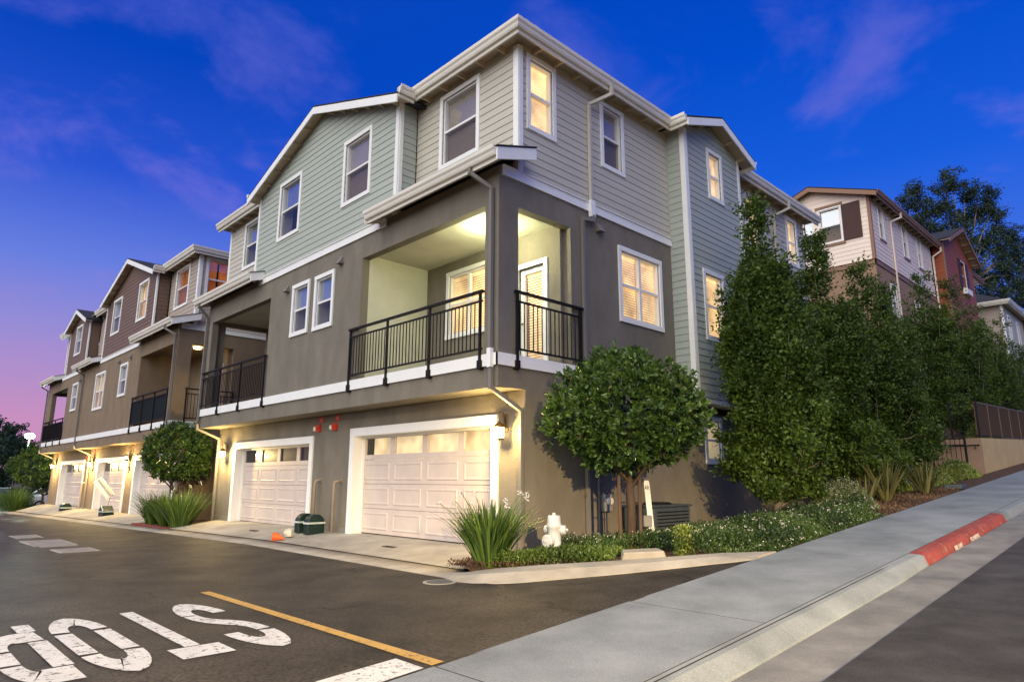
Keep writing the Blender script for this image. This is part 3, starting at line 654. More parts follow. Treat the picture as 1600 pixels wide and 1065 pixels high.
def hip_roof(x0, x1, y0, y1, z, rise, parent, m='shingle'):
    w = min(x1 - x0, y1 - y0) / 2; b = MB()
    if x1 - x0 > y1 - y0: rd = [(x0 + w, (y0 + y1) / 2), (x1 - w, (y0 + y1) / 2)]; F = [(0, 1, 5, 4), (1, 2, 5), (2, 3, 4, 5), (3, 0, 4)]
    else: rd = [((x0 + x1) / 2, y0 + w), ((x0 + x1) / 2, y1 - w)]; F = [(0, 1, 4), (1, 2, 5, 4), (2, 3, 5), (3, 0, 4, 5)]
    V = [(x0, y0, z), (x1, y0, z), (x1, y1, z), (x0, y1, z)] + [(a, c, z + rise) for a, c in rd]
    r = b.add(V, F + [(3, 2, 1, 0)]).build('roof', m, parent)
    MB().box(x0 + .02, x1 - .02, y0 + .02, y1 - .02, z - .05, z - .004).build('soffit', 'soffit', r)
    return r

# ------------------------------------------------------------------ the corner townhouse
B1 = thing('townhouse', 'corner townhouse with grey-brown stucco, sage green gables and a brightly lit corner balcony', 'house', (-7, 6, 0), 'townhouses')
FF, FB, FG = Fr((0, 0, 0), (1, 0), (0, -1)), Fr((0, .5, 0), (1, 0), (0, -1)), Fr((0, .68, 0), (1, 0), (0, -1))
FS, FX = Fr((0, 0, 0), (0, 1), (1, 0)), Fr((.5, 0, 0), (0, 1), (1, 0))
XL = -14.25
wf = [(-8.14, -7.17, 4.90, 6.33), (-6.90, -5.91, 4.87, 6.31)]
opR, opL = (-4.68, -.37, 3.42, 6.28), (-13.88, -9.52, 3.42, 6.28)
wall(FF, XL, 0, 2.82, 6.98, [opR, opL] + [hole(w) for w in wf], 'stucco_wall', 'stucco', B1)
for w, k in zip(wf, ('half', 'half')): window(FF, *w, k, B1)
# side wall
ws1 = (3.58, 5.26, 4.58, 6.31); opS = (.5, 2.0, 3.42, 6.28); lw = (6.84, 7.67, 1.60, 2.75)
wall(FS, .2005, 5.75, 2.82, 6.80, [opS, hole(ws1)], 'stucco_wall', 'stucco', B1)
window(FS, *ws1, 'lit', B1, cols=2)
wall(FS, .68, 14.0, -.4, 2.819, [hole(lw)], 'stucco_wall', 'stucco', B1); window(FS, *lw, 'cream', B1)
MB().fbox(FS, .66, 14.0, -.4, .06, .001, .02).build('plinth', 'downspout', B1)
wall(FS, 8.6, 14.0, 2.822, 6.8, [], 'stucco_wall', 'stucco', B1)
wall(Fr((0, 14.0, 0), (1, 0), (0, 1)), XL, -.2, -.4, 9.7, [], 'stucco_wall', 'stucco', B1)
wall(Fr((XL, 0, 0), (0, 1), (-1, 0)), .2005, 14.0, 2.82, 6.8, [opS], 'stucco_wall', 'stucco', B1)
wall(Fr((XL, 0, 0), (0, 1), (-1, 0)), .88, 13.8, -.4, 2.819, [], 'stucco_wall', 'stucco', B1)
wall(Fr((XL, 0, 0), (0, 1), (-1, 0)), .65, 13.8, 6.801, 9.75, [], 'siding_wall', 'siding_beige', B1)
# garages under the overhang
gd = [(-5.76, -.86, 2.25), (-12.72, -7.92, 2.16)]
wall(FG, XL, -.2005, -.4, 2.818, [(g[0], g[1], -.5, g[2]) for g in gd], 'stucco_wall', 'stucco', B1)
garage_door(FG, *gd[0], B1, True); garage_door(FG, *gd[1], B1, False, zbot=-.03)
MB().fbox(FG, -7.75, -5.93, -.4, .10, .001, .025).build('plinth', 'downspout', B1); MB().fbox(FG, XL + .01, -12.9, -.4, .10, .001, .025).build('plinth', 'downspout', B1)
# overhang slab: soffit and balcony decks
MB().box(XL + .2, -.2005, .2005, 2.4, 2.83, 2.96).build('overhang_soffit', 'stucco', B1)
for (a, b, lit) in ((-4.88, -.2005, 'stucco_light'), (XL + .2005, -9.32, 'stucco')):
    MB().box(a + .201, b, .201, 1.9, 3.30, 3.40).build('balcony_floor', 'concrete', B1)
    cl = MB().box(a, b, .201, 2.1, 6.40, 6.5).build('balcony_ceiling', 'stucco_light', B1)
    holes = []
    if b > -1: holes = [(-3.78, -2.40, 4.58, 6.04), (-1.38, -.64, 3.45, 5.66)]
    else: holes = [(-11.8, -10.4, 4.58, 6.04)]
    wall(Fr((0, 1.9, 0), (1, 0), (0, -1)), a, b, 2.97, 6.4, holes, 'balcony_wall', 'stucco', B1)
    inner = a if b > -1 else b
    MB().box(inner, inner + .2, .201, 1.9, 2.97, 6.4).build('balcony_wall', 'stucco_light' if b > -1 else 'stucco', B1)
FBk = Fr((0, 1.9, 0), (1, 0), (0, -1))
window(FBk, -3.88, -2.30, 4.48, 6.14, 'lit', B1, cols=2); window(FBk, -11.9, -10.3, 4.48, 6.14, 'dim', B1, cols=2)
# balcony door, half glazed with a lit blind
bd = MB(); bd.fbox(FBk, -1.48, -1.38, 3.42, 5.76, -.03, .036); bd.fbox(FBk, -.64, -.54, 3.42, 5.76, -.03, .036); bd.fbox(FBk, -1.38, -.64, 5.66, 5.76, -.03, .036); bd = bd.build('balcony_door', 'trim', B1)
wall(FBk, -1.38, -.64, 3.42, 5.66, [(-1.26, -.76, 3.60, 5.54)], 'door_leaf', 'vinyl', bd, .05, -.05)
sheet(FBk, -1.26, -.76, 3.60, 5.54, -.07).build('pane', 'pane_clear', bd); slats(FBk, -1.26, -.76, 3.60, 5.54, -.15, 'blind_lit', bd, .058); MB().fbox(FBk, -1.38, -.64, 3.42, 5.66, -.36, -.32).build('room', 'room_lit', bd)
MB().tube([FBk.p(-1.33, 4.45, -.05), FBk.p(-1.33, 4.45, .02), FBk.p(-1.22, 4.45, .02)], .012).build('handle', 'brass', bd)
# white bands
MB().fbox(FF, XL, .045, 3.20, 3.42, -.01, .045).build('band_board', 'trim', B1); MB().fbox(FS, -.045, 2.03, 3.20, 3.42, -.01, .044).build('band_board', 'trim', B1)
bandboard(FF, -10.35, -3.72, 6.80, 6.98, B1); bandboard(FS, .06, 5.75, 6.80, 6.98, B1)
# upper storey siding
w_r = (-2.47, -1.13, 7.86, 9.64); w_l = (-13.05, -11.75, 7.98, 9.62); wg = [(-9.40, -8.05, 7.88, 9.67), (-5.78, -4.47, 7.85, 9.62)]
siding(FB, -3.33, -.09, 6.98, 9.82, [hole(w_r)], 'siding_beige', B1); window(FB, *w_r, 'dim', B1)
siding(FB, XL + .09, -10.75, 6.98, 9.82, [hole(w_l)], 'siding_beige', B1); window(FB, *w_l, 'half', B1)
GS, GPK, GC = .345, 11.06, -7.04
siding(FF, -10.72, -3.36, 6.98, 9.69, [hole(w) for w in wg], 'siding_sage', B1, gable=(GC, 9.69 + GS * 3.68, GS))
window(FF, *wg[0], 'half', B1); window(FF, *wg[1], 'dim', B1)
siding(Fr((-3.35, 0, 0), (0, 1), (1, 0)), .09, .47, 6.98, 9.82, [], 'siding_sage', B1)
cornerboard(FF, -3.46, -3.335, 6.99, 9.70, B1); cornerboard(Fr((-3.35, 0, 0), (0, 1), (1, 0)), 0, .09, 7.0, 9.72, B1, d=.035); cornerboard(FF, -10.80, -10.69, 6.99, 9.70, B1)
cornerboard(FB, -.11, .03, 7.0, 9.74, B1); cornerboard(FS, .49, .60, 7.0, 9.74, B1, d=.037)
cornerboard(FB, XL - .03, XL + .10, 7.0, 9.74, B1)
wsd = [(.72, 1.58, 8.00, 9.68), (3.06, 3.93, 8.00, 9.62)]
siding(FS, .59, 5.75, 6.98, 9.82, [hole(w) for w in wsd], 'siding_beige', B1); window(FS, *wsd[0], 'lit', B1); window(FS, *wsd[1], 'dim', B1)
# projecting bay on the side, sage siding from the first floor up
wx = [(6.82, 7.58, 8.25, 9.66), (6.30, 7.30, 4.50, 6.28)]
siding(FX, 5.84, 8.46, 3.10, 9.86, [hole(w) for w in wx], 'siding_sage', B1, gable=(7.15, 9.86 + .37 * 1.31, .37))
window(FX, *wx[0], 'lit', B1); window(FX, *wx[1], 'lit', B1)
FR = Fr((0, 5.75, 0), (1, 0), (0, -1)); siding(FR, .0, .41, 3.10, 9.82, [], 'siding_sage', B1)
cornerboard(FR, .40, .535, 3.05, 9.84, B1); cornerboard(FX, 5.75, 5.86, 3.05, 9.84, B1, d=.037); cornerboard(FX, 8.45, 8.56, 3.05, 9.84, B1)
MB().box(0, .5, 5.78, 8.55, 2.98, 3.09).build('bay_soffit', 'trim', B1)
MB().box(-.15, .35, 8.42, 8.52, 3.1, 9.7).build('bay_return', 'siding_sage', B1)
w3 = [(9.80, 10.72, 7.95, 9.56), (12.6, 13.4, 7.95, 9.6)]
siding(FS, 8.56, 14.0, 6.81, 9.82, [hole(w) for w in w3], 'siding_beige', B1); [window(FS, *w, 'lit', B1) for w in w3]
# roofs and eaves
OV, ZG = .34, 9.90
rf = hip_roof(XL - OV - .1, OV + .1, .5 - OV - .1, 14.4, 9.86, 1.9, B1)
gutter(FB, -3.0, 0, ZG, B1, OV, (0, 1)); gutter(FS, .5, 5.42, ZG, B1, OV, (1, 0)); gutter(FS, 8.9, 14.5, ZG, B1, OV); gutter(FB, XL - OV, -11.1, ZG, B1, OV)
rafters(FB, [-.35 - .62 * i for i in range(5)], ZG, OV, rf); rafters(FS, [.9 + .62 * i for i in range(8)], ZG, OV, rf); rafters(FS, [9.2 + .62 * i for i in range(8)], ZG, OV, rf); rafters(FB, [-11.4 - .62 * i for i in range(5)], ZG, OV, rf)
gable_roof(FF, GC, GPK, GS, 4.02, B1, .30, -5.0)
gutter(Fr((GC + 4.02, 0, 0), (0, 1), (1, 0)), -.30, .14, ZG - .06, B1, 0.0)
gutter(Fr((GC - 4.02, 0, 0), (0, 1), (-1, 0)), -.30, .14, ZG - .06, B1, 0.0)
gable_roof(FX, 7.15, 10.46, .37, 1.74, B1, .34, -4.0)
gutter(Fr((0, 5.41, 0), (1, 0), (0, -1)), .36, .84, ZG - .03, B1, 0.0); gutter(Fr((0, 8.89, 0), (1, 0), (0, 1)), .36, .84, ZG - .03, B1, 0.0)
shed_roof(FF, -3.95, .36, B1); shed_roof(FF, XL - .30, -10.1, B1)
# rain pipes
downspout([(-.36, -.40, 6.95), (-.36, -.40, 6.80), (-.13, -.07, 6.52), (-.13, -.07, 3.44)], B1)
MB().box(-.17, -.07, -.12, -.046, 3.16, 3.50).build('downspout_shoe', 'trim', B1)
downspout([(-.12, -.06, 3.18), (-.12, -.06, 2.80), (-.055, .62, 2.45), (-.055, .62, -.1)], B1)
downspout([(XL + .10, -.40, 6.95), (XL + .10, -.40, 6.82), (XL + .05, -.07, 6.5), (XL + .05, -.07, 3.0), (XL + .05, -.07, 2.8), (XL + .2, .60, 2.5), (XL + .2, .60, -.1)], B1)
downspout([(.42, 2.98, 9.80), (.42, 2.98, 9.55), (.065, 2.62, 9.30), (.065, 2.62, 7.0)], B1, 'siding_beige'); MB().box(.045, .12, 2.55, 2.69, 6.66, 7.03).build('downspout_shoe', 'trim', B1)
downspout([(.10, 2.62, 6.68), (.10, 2.62, 6.58), (.065, 2.32, 6.55), (.06, 2.32, .1)], B1)
downspout([(.42, 12.0, 9.8), (.42, 12.0, 9.55), (.065, 11.65, 9.3), (.065, 11.65, 7.0)], B1, 'siding_beige')
vent_hood(FF, -8.45, 6.22, B1); vent_hood(FF, -5.62, 6.36, B1); vent_hood(FS, 2.92, 6.42, B1)
# control joint lines in the stucco
MB().fbox(FF, -9.5, -4.7, 4.52, 4.535, -.01, .003).build('control_joint', 'downspout', B1)
# railings
railing(FF, -4.98, -.34, 3.41, (-4.93, -3.42, -1.93, -.42), B1); railing(FS, .36, 2.26, 3.41, (.42, 2.19), B1)
railing(FF, XL - .06, -9.42, 3.41, (XL + .0, -12.7, -11.1, -9.47), B1)

# ------------------------------------------------------------------ the townhouse down the alley
X2, Z2 = -17.2, -.15
B2 = thing('townhouse', 'long brown sided townhouse down the alley with two brown gables and tan stucco', 'house', (-28, 6, Z2), 'townhouses')
GF, GB, GG = Fr((0, 0, Z2), (1, 0), (0, -1)), Fr((0, .5, Z2), (1, 0), (0, -1)), Fr((0, .68, Z2), (1, 0), (0, -1)); GSd = Fr((X2, 0, Z2), (0, 1), (1, 0))
XE = -40.2
wb = [(-24.5, -23.35, 4.85, 6.30, 'half', 1), (-28.75, -27.0, 4.55, 6.34, 'yellow', 2), (-33.6, -32.35, 4.85, 6.34, 'half', 1)]
o1, o2 = (-21.65, -17.55, 3.42, 6.28), (-38.9, -34.9, 3.42, 6.28)
wall(GF, XE, X2, 2.82, 6.98, [o1, o2] + [hole(w) for w in wb], 'stucco_wall', 'stucco_brown', B2)
for w in wb: window(GF, *w[:4], w[4], B2, cols=w[5])
wall(GSd, .2005, 13, 2.82, 6.8, [(.5, 2.05, 3.42, 6.28)], 'stucco_wall', 'stucco_brown', B2); wall(GSd, .68, 13, -.4, 2.819, [], 'stucco_wall', 'stucco_brown', B2)
wall(Fr((XE, 0, Z2), (0, 1), (-1, 0)), .2005, 13, 2.82, 6.8, [(.4, 2.1, 3.42, 6.28)], 'stucco_wall', 'stucco_brown', B2); wall(Fr((XE, 0, Z2), (0, 1), (-1, 0)), .9, 13, -.4, 2.819, [], 'stucco_wall', 'stucco_brown', B2)
wall(Fr((XE, 0, Z2), (0, 1), (-1, 0)), .65, 13, 6.8, 9.7, [], 'siding_wall', 'siding_taupe', B2)
g2 = [(-23.2, -18.3, 2.16), (-29.3, -24.7, 2.16), (-37.4, -32.2, 2.16)]
wall(GG, XE, X2 - .2005, -.6, 2.818, [(g[0], g[1], -.7, g[2]) for g in g2], 'stucco_wall', 'stucco_brown', B2)
for g in g2: garage_door(GG, *g, B2, False, zbot=-.08)
MB().box(XE + .2, X2 - .2005, .2005, 2.4, 2.83 + Z2, 2.96 + Z2).build('overhang_soffit', 'stucco_brown', B2)
for (a, b) in ((-21.85, X2 - .2005), (XE + .2005, -34.7)):
    MB().box(a + .201, b, .201, 1.9, 3.3 + Z2, 3.4 + Z2).build('balcony_floor', 'concrete', B2); MB().box(a, b, .201, 2.1, 6.4 + Z2, 6.5 + Z2).build('balcony_ceiling', 'stucco_brown', B2)
    wall(Fr((0, 1.9, Z2), (1, 0), (0, -1)), a, b, 2.97, 6.4, [], 'balcony_wall', 'stucco_brown', B2) if b > -30 else MB().box(b - 1.2, b, 1.9, 2.05, 3 + Z2, 6.4 + Z2).build('balcony_wall', 'stucco_brown', B2)
    MB().box(a if b > -30 else b, (a if b > -30 else b) + .2, .201, 1.9, 2.97 + Z2, 6.4 + Z2).build('balcony_wall', 'stucco_brown', B2)
d2 = MB(); fb2 = Fr((0, 1.9, Z2), (1, 0), (0, -1)); d2.fbox(fb2, -18.75, -18.63, 3.42, 5.78, -.01, .04); d2.fbox(fb2, -17.88, -17.76, 3.42, 5.78, -.01, .04); d2.fbox(fb2, -18.63, -17.88, 5.66, 5.78, -.01, .04); d2 = d2.build('balcony_door', 'trim', B2)
MB().fbox(fb2, -18.63, -17.88, 3.42, 5.66, .004, .02).build('door_leaf', 'room_lit', d2)
MB().fbox(GF, XE, X2 + .045, 3.20, 3.42, -.01, .045).build('band_board', 'trim', B2); MB().fbox(GSd, -.045, 2.1, 3.20, 3.42, -.01, .044).build('band_board', 'trim', B2)
bandboard(GF, -28.2, -22.0, 6.80, 6.98, B2); bandboard(GF, -36.5, -32.4, 6.80, 6.98, B2); bandboard(GSd, .06, 9, 6.80, 6.98, B2)
sr = (-19.75, -18.2, 7.98, 9.66); s1 = [(-27.0, -25.6, 7.95, 9.68), (-23.0, -21.62, 7.95, 9.70)]; s2 = (-34.45, -33.05, 7.95, 9.6); se = (.72, 1.72, 8.0, 9.72)
siding(GB, -20.4, X2 - .09, 6.98, 9.82, [hole(sr)], 'siding_taupe', B2); window(GB, *sr, 'orange', B2)
siding(GF, -28.1, -20.52, 6.98, 9.69, [hole(w) for w in s1], 'siding_brown', B2, gable=(-24.31, 9.69 + .345 * 3.79, .345)); window(GF, *s1[0], 'half', B2); window(GF, *s1[1], 'yellow', B2)
siding(Fr((-20.5, 0, Z2), (0, 1), (1, 0)), .09, .47, 6.98, 9.82, [], 'siding_brown', B2)
siding(GB, -31.4, -28.1, 6.98, 9.82, [], 'siding_taupe', B2)
siding(GF, -35.9, -31.5, 6.98, 9.55, [hole(s2)], 'siding_brown', B2, gable=(-33.7, 9.55 + .36 * 2.2, .36)); window(GF, *s2, 'half', B2)
siding(Fr((-31.48, 0, Z2), (0, 1), (1, 0)), .09, .47, 6.98, 9.7, [], 'siding_brown', B2)
siding(GB, -39.2, -35.9, 6.98, 9.82, [], 'siding_taupe', B2)
siding(GSd, .59, 8.0, 6.98, 9.82, [hole(se)], 'siding_taupe', B2); window(GSd, *se, 'orange', B2)
for u0, u1, F_ in ((-20.62, -20.49, GF), (-28.18, -28.06, GF), (-31.6, -31.47, GF), (-35.98, -35.86, GF)): cornerboard(F_, u0, u1, 6.99, 9.68, B2)
cornerboard(GB, X2 - .11, X2 + .03, 7.0, 9.74, B2); cornerboard(GSd, .49, .60, 7.0, 9.74, B2, d=.037); cornerboard(GB, -39.25, -39.12, 7.0, 9.74, B2)
r2_ = hip_roof(-39.6, X2 + OV + .1, .5 - OV - .1, 13, 9.86 + Z2, 1.7, B2)
gutter(GB, -20.2, X2, ZG, B2, OV, (0, 1)); gutter(GSd, .5, 9, ZG, B2, OV, (1, 0)); gutter(GB, -31.2, -28.4, ZG, B2, OV); gutter(GB, -39.6, -36.2, ZG, B2, OV)
rafters(GB, [X2 - .35 - .62 * i for i in range(5)], ZG, OV, r2_); rafters(GB, [-28.6 - .62 * i for i in range(4)], ZG, OV, r2_)
gable_roof(GF, -24.31, 9.69 + .345 * 3.79 + .10, .345, 4.1, B2, .30, -5.0); gable_roof(GF, -33.7, 9.55 + .36 * 2.2 + .10, .36, 2.5, B2, .30, -5.0)
gutter(Fr((-24.31 + 4.1, 0, Z2), (0, 1), (1, 0)), -.30, .14, ZG - .08, B2, 0.0)
shed_roof(GF, -21.9, X2 + .36, B2); shed_roof(GF, -32.2, -28.3, B2); shed_roof(GF, XE - .2, -36.6, B2)
downspout([(X2 - .36, -.40, 6.8), (X2 - .36, -.40, 6.64), (X2 - .1, -.07, 6.4), (X2 - .1, -.07, 3.2), (X2 - .1, -.07, 2.7), (X2 - .05, .6, 2.4), (X2 - .05, .6, -.3)], B2)
downspout([(-31.2, -.40, 6.8), (-31.2, -.40, 6.6), (-31.2, -.07, 6.4), (-31.2, -.07, 2.72), (-31.0, .6, 2.4), (-31.0, .6, -.4)], B2)
downspout([(XE + .1, -.40, 6.8), (XE + .1, -.40, 6.6), (XE + .1, -.07, 6.4), (XE + .1, -.07, 2.72), (XE + .2, .6, 2.4)], B2)
vent_hood(GF, -24.75, 6.4, B2); vent_hood(GF, -23.0, 6.4, B2); vent_hood(GF, -31.9, 6.3, B2)
railing(GF, -22.0, -17.55, 3.41, (-21.95, -20.5, -19.05, -17.6), B2, fabric='screen_fabric'); railing(GSd, .4, 2.15, 3.41, (.45, 2.1), B2)
railing(GF, XE, -34.8, 3.41, (XE + .05, -38.5, -36.7, -34.85), B2, fabric='screen_fabric')

# ------------------------------------------------------------------ hillside houses beyond
B3 = thing('townhouse', 'peach sided townhouse on the hill with dark shutters and a red sided bay', 'house', (-2.5, 28, 1), 'townhouses')
PF, PS, PR = Fr((0, 21.3, 0), (1, 0), (0, -1)), Fr((0, 21.3, 0), (0, 1), (1, 0)), Fr((.5, 21.3, 0), (0, 1), (1, 0))
fw_ = [(-2.12, -1.12, 11.28, 12.92), (-2.86, -2.3, 11.28, 12.6)]
siding(PF, -5.2, -.08, 10.22, 13.05, [hole(w) for w in fw_], 'siding_peach', B3, gable=(-2.3, 13.05 + .37 * 2.22, .37), expo=.19)
for w in fw_: window(PF, *w, 'half', B3, casew=.06)
wall(PF, -5.2, 0, 0, 10.0, [], 'stucco_wall', 'stucco_tan', B3); bandboard(PF, -5.2, .04, 10.0, 10.2, B3, 'trim_brown'); bandboard(PS, -.04, 8.95, 10.0, 10.2, B3, 'trim_brown')
MB().fbox(PF, -1.10, -.36, 11.27, 12.90, .02, .06).build('shutter', 'shutter', B3); MB().fbox(PF, -2.2, -1.05, 12.94, 13.04, .0, .06).build('window_head', 'trim_brown', B3); MB().fbox(PF, -2.2, -1.05, 11.16, 11.26, .0, .06).build('window_sill', 'trim_brown', B3)
sw = [(.95, 1.65, 11.35, 12.92), (4.2, 4.95, 11.3, 12.9), (6.5, 7.2, 11.3, 12.9)]
siding(PS, .08, 8.9, 10.22, 13.05, [hole(w) for w in sw], 'siding_peach', B3, expo=.19)
for w in sw: window(PS, *w, 'half', B3, casew=.07); MB().fbox(PS, w[0] - .05, w[1] + .05, w[2] - .1, w[2] - .005, 0, .05).build('window_sill', 'trim_brown', B3)
lw3 = [(1.6, 2.4, 8.0, 9.5), (5.0, 5.7, 8.0, 9.4)]
wall(PS, 0.2, 17, 0, 10.0, [hole(w) for w in lw3], 'stucco_wall', 'stucco_tan', B3); [window(PS, *w, 'half', B3, casew=.07) for w in lw3]
cornerboard(PF, -.09, .03, 10.22, 13.1, B3, 'trim_brown'); cornerboard(PS, -.01, .09, 10.22, 13.1, B3, 'trim_brown', .037)
gable_roof(PF, -2.3, 14.0, .37, 2.72, B3, .35, -10.0, rake='trim_brown')
gutter(PS, -.3, 9.4, 13.05, B3, .36, m='trim_brown'); rafters(PS, [.4 + .62 * i for i in range(14)], 13.05, .36, B3)
downspout([(.42, 24.1, 12.9), (.42, 24.1, 12.7), (.065, 23.8, 12.5), (.065, 23.8, 7)], B3, 'siding_peach'); downspout([(.42, 30.5, 12.9), (.42, 30.5, 12.7), (.1, 30.2, 12.4), (.1, 30.2, 9)], B3, 'siding_peach')
rw = (3.35 + 9.2, 4.3 + 9.2, 11.4, 13.0)
siding(PR, 9.3, 15.4, 4.0, 13.3, [hole(rw)], 'siding_red', B3, gable=(12.35, 13.3 + .42 * 3.05, .42), expo=.2); window(PR, *rw, 'half', B3, casew=.06)
MB().fbox(PR, rw[0] - .5, rw[0] - .02, rw[2], rw[3], .02, .06).build('shutter', 'shutter', B3); MB().fbox(PR, rw[1] + .02, rw[1] + .5, rw[2], rw[3], .02, .06).build('shutter', 'shutter', B3)
MB().fbox(PR, rw[0] - .1, rw[1] + .1, rw[2] - .35, rw[2] - .05, .02, .22).build('flower_box', 'trim', B3)
siding(Fr((0, 30.6, 0), (1, 0), (0, -1)), .0, .5, 4.0, 13.3, [], 'siding_red', B3, expo=.2); cornerboard(PR, 9.28, 9.42, 4, 13.3, B3, 'trim_brown')
gable_roof(PR, 12.35, 14.69, .42, 3.4, B3, .4, -5.0, rake='trim_brown')
siding(PS, 15.4, 18.2, 9.0, 13.05, [], 'siding_peach', B3, expo=.2); gutter(PS, 15.6, 18.6, 13.05, B3, .36, m='trim_brown')
MB().box(-5.2, -.2, 21.6, 39.5, 0, 13.0).build('core_wall', 'stucco_tan', B3)

B4 = thing('townhouse', 'small grey sided house at the far right edge, highest up the street', 'house', (0, 46, 2), 'townhouses')
QF, QS = Fr((0, 41.5, 0), (1, 0), (0, -1)), Fr((.9, 41.5, 0), (0, 1), (1, 0))
qs = [(1.2, 2.1, 9.6, 11.4), (4.0, 4.9, 9.6, 11.4)]; qf = (-2.3, -1.3, 9.4, 11.4)
siding(QF, -5, .82, 8.0, 11.85, [hole(qf)], 'siding_taupe', B4, expo=.2); window(QF, *qf, 'half', B4)
siding(QS, .08, 6.5, 8.0, 11.85, [hole(w) for w in qs], 'siding_beige', B4, expo=.2); [window(QS, *w, 'half', B4) for w in qs]
cornerboard(QF, .80, .93, 8, 11.9, B4); cornerboard(QS, -.01, .10, 8, 11.9, B4, d=.037)
siding(Fr((1.5, 41.5, 0), (0, 1), (1, 0)), 6.6, 12, 2, 11.9, [], 'siding_brown', B4, expo=.22); cornerboard(Fr((1.5, 41.5, 0), (0, 1), (1, 0)), 6.5, 6.65, 2, 11.9, B4)
MB().box(.9, 1.5, 48.05, 48.2, 2, 11.9).build('bay_return', 'siding_brown', B4)
wall(QF, -5, .9, 0, 7.7, [], 'stucco_wall', 'stucco', B4); wall(QS, .2, 20, 0, 7.7, [], 'stucco_wall', 'stucco', B4); bandboard(QS, 0, 6.5, 7.7, 7.98, B4); bandboard(QF, -5, .9, 7.7, 7.98, B4)
hip_roof(-5.5, 1.4, 41.0, 60, 11.95, 2.0, B4); gutter(QF, -5, .9, 12.0, B4, .4, (0, 1)); gutter(QS, 0, 7, 12.0, B4, .4, (1, 0))
shed_roof(QF, -3.4, 1.2, B4, zlow=7.95)
MB().box(-5, .7, 41.8, 60, 0, 11.8).build('core_wall', 'stucco', B4)

# ------------------------------------------------------------------ things on and round the houses
LAMP_W = 16.0
def wall_lantern(x, y, z, label, watts=LAMP_W):
    """carriage lantern: back plate, curled arm, hood and glazed body"""
    t = thing('wall_lantern', label, 'wall lamp', (x, y, z), 'lanterns beside the garages')
    MB().box(x - .06, x + .06, y - .022, y - .001, z - .08, z + .26).build('back_plate', 'brass', t, bevel=.008)
    cy = y - .17; pts = [(x, y - .02, z + .10)] + [(x, y - .085 - .085 * math.cos(R(a)) * .95, z + .22 + .085 * math.sin(R(a))) for a in range(-30, 211, 20)][::1]
    pts = [(x, y - .02, z + .08), (x, y - .05, z + .20), (x, y - .10, z + .28), (x, y - .16, z + .285), (x, y - .20, z + .25), (x, y - .195, z + .20), (x, y - .17, z + .15), (x, cy, z + .10)]
    MB().tube(pts, .011, 8).build('arm', 'brass', t, smooth=True)
    MB().lathe([(.0, .11), (.02, .11), (.035, .09), (.10, .04), (.125, .005), (.12, -.005), (.0, -.005)], (x, cy, z), 12).build('hood', 'brass', t)
    MB().lathe([(.0, -.008), (.092, -.008), (.078, -.19), (.0, -.19)], (x, cy, z), 8).build('glass', 'lamp_glass', t)
    fr = MB()
    for k in range(8):
        a = math.pi * 2 * k / 8; fr.tube([(x + .096 * math.cos(a), cy + .096 * math.sin(a), z - .004), (x + .082 * math.cos(a), cy + .082 * math.sin(a), z - .195)], .006, 5)
    fr.lathe([(.0, -.19), (.09, -.19), (.085, -.205), (.03, -.225), (.0, -.24)], (x, cy, z), 10); fr.build('cage', 'brass', t)
    ld = bpy.data.lights.new('bulb', 'POINT'); ld.energy = watts * 12.5; ld.color = (1.0, .70, .27); ld.shadow_soft_size = .05
    lo = bpy.data.objects.new('bulb', ld); COL.objects.link(lo); lo.parent = t; lo.location = (0, -.17 - .15, -.10)
    return t
wall_lantern(-.50, .68, 2.16, 'lit brass lantern on the corner pier right of the nearest garage door', 15)
wall_lantern(-13.42, .68, 2.08, 'lit lantern left of the second garage door of the corner townhouse', 22)
wall_lantern(-24.1, .68, 1.95, 'lit lantern on the brown townhouse half hidden by the round tree', 26)
wall_lantern(-30.3, .68, 2.0, 'lit lantern between the two farthest garage doors', 34)
wall_lantern(-39.0, .68, 2.0, 'lit lantern at the far end of the brown townhouse', 30)
# balcony ceiling lamp
t = thing('ceiling_lamp', 'round flush ceiling lamp lighting the corner balcony', 'ceiling lamp', (-.95, .9, 6.40))
MB().lathe([(.0, 0), (.17, 0), (.17, -.03), (.0, -.03)], (-.95, .9, 6.398), 20).build('rim', 'brass', t); MB().lathe([(.155, -.03), (.15, -.06), (.11, -.095), (.0, -.11)], (-.95, .9, 6.398), 20).build('bowl', 'lamp_balcony', t, smooth=True)
ld = bpy.data.lights.new('bulb', 'POINT'); ld.energy = 155; ld.color = (1.0, .98, .58); ld.shadow_soft_size = .12; lo = bpy.data.objects.new('bulb', ld); COL.objects.link(lo); lo.parent = t; lo.location = (-.25, .05, -.24)
t = thing('ceiling_lamp', 'dim warm lamp inside the balcony of the brown townhouse', 'ceiling lamp', (-18.4, 1.1, 6.25))
MB().lathe([(.0, 0), (.15, 0), (.14, -.06), (.0, -.09)], (-18.4, 1.1, 6.245), 16).build('bowl', 'lamp_glass', t)
ld = bpy.data.lights.new('bulb', 'POINT'); ld.energy = 18; ld.color = (1, .6, .18); ld.shadow_soft_size = .1; lo = bpy.data.objects.new('bulb', ld); COL.objects.link(lo); lo.parent = t; lo.location = (0, 0, -.25)

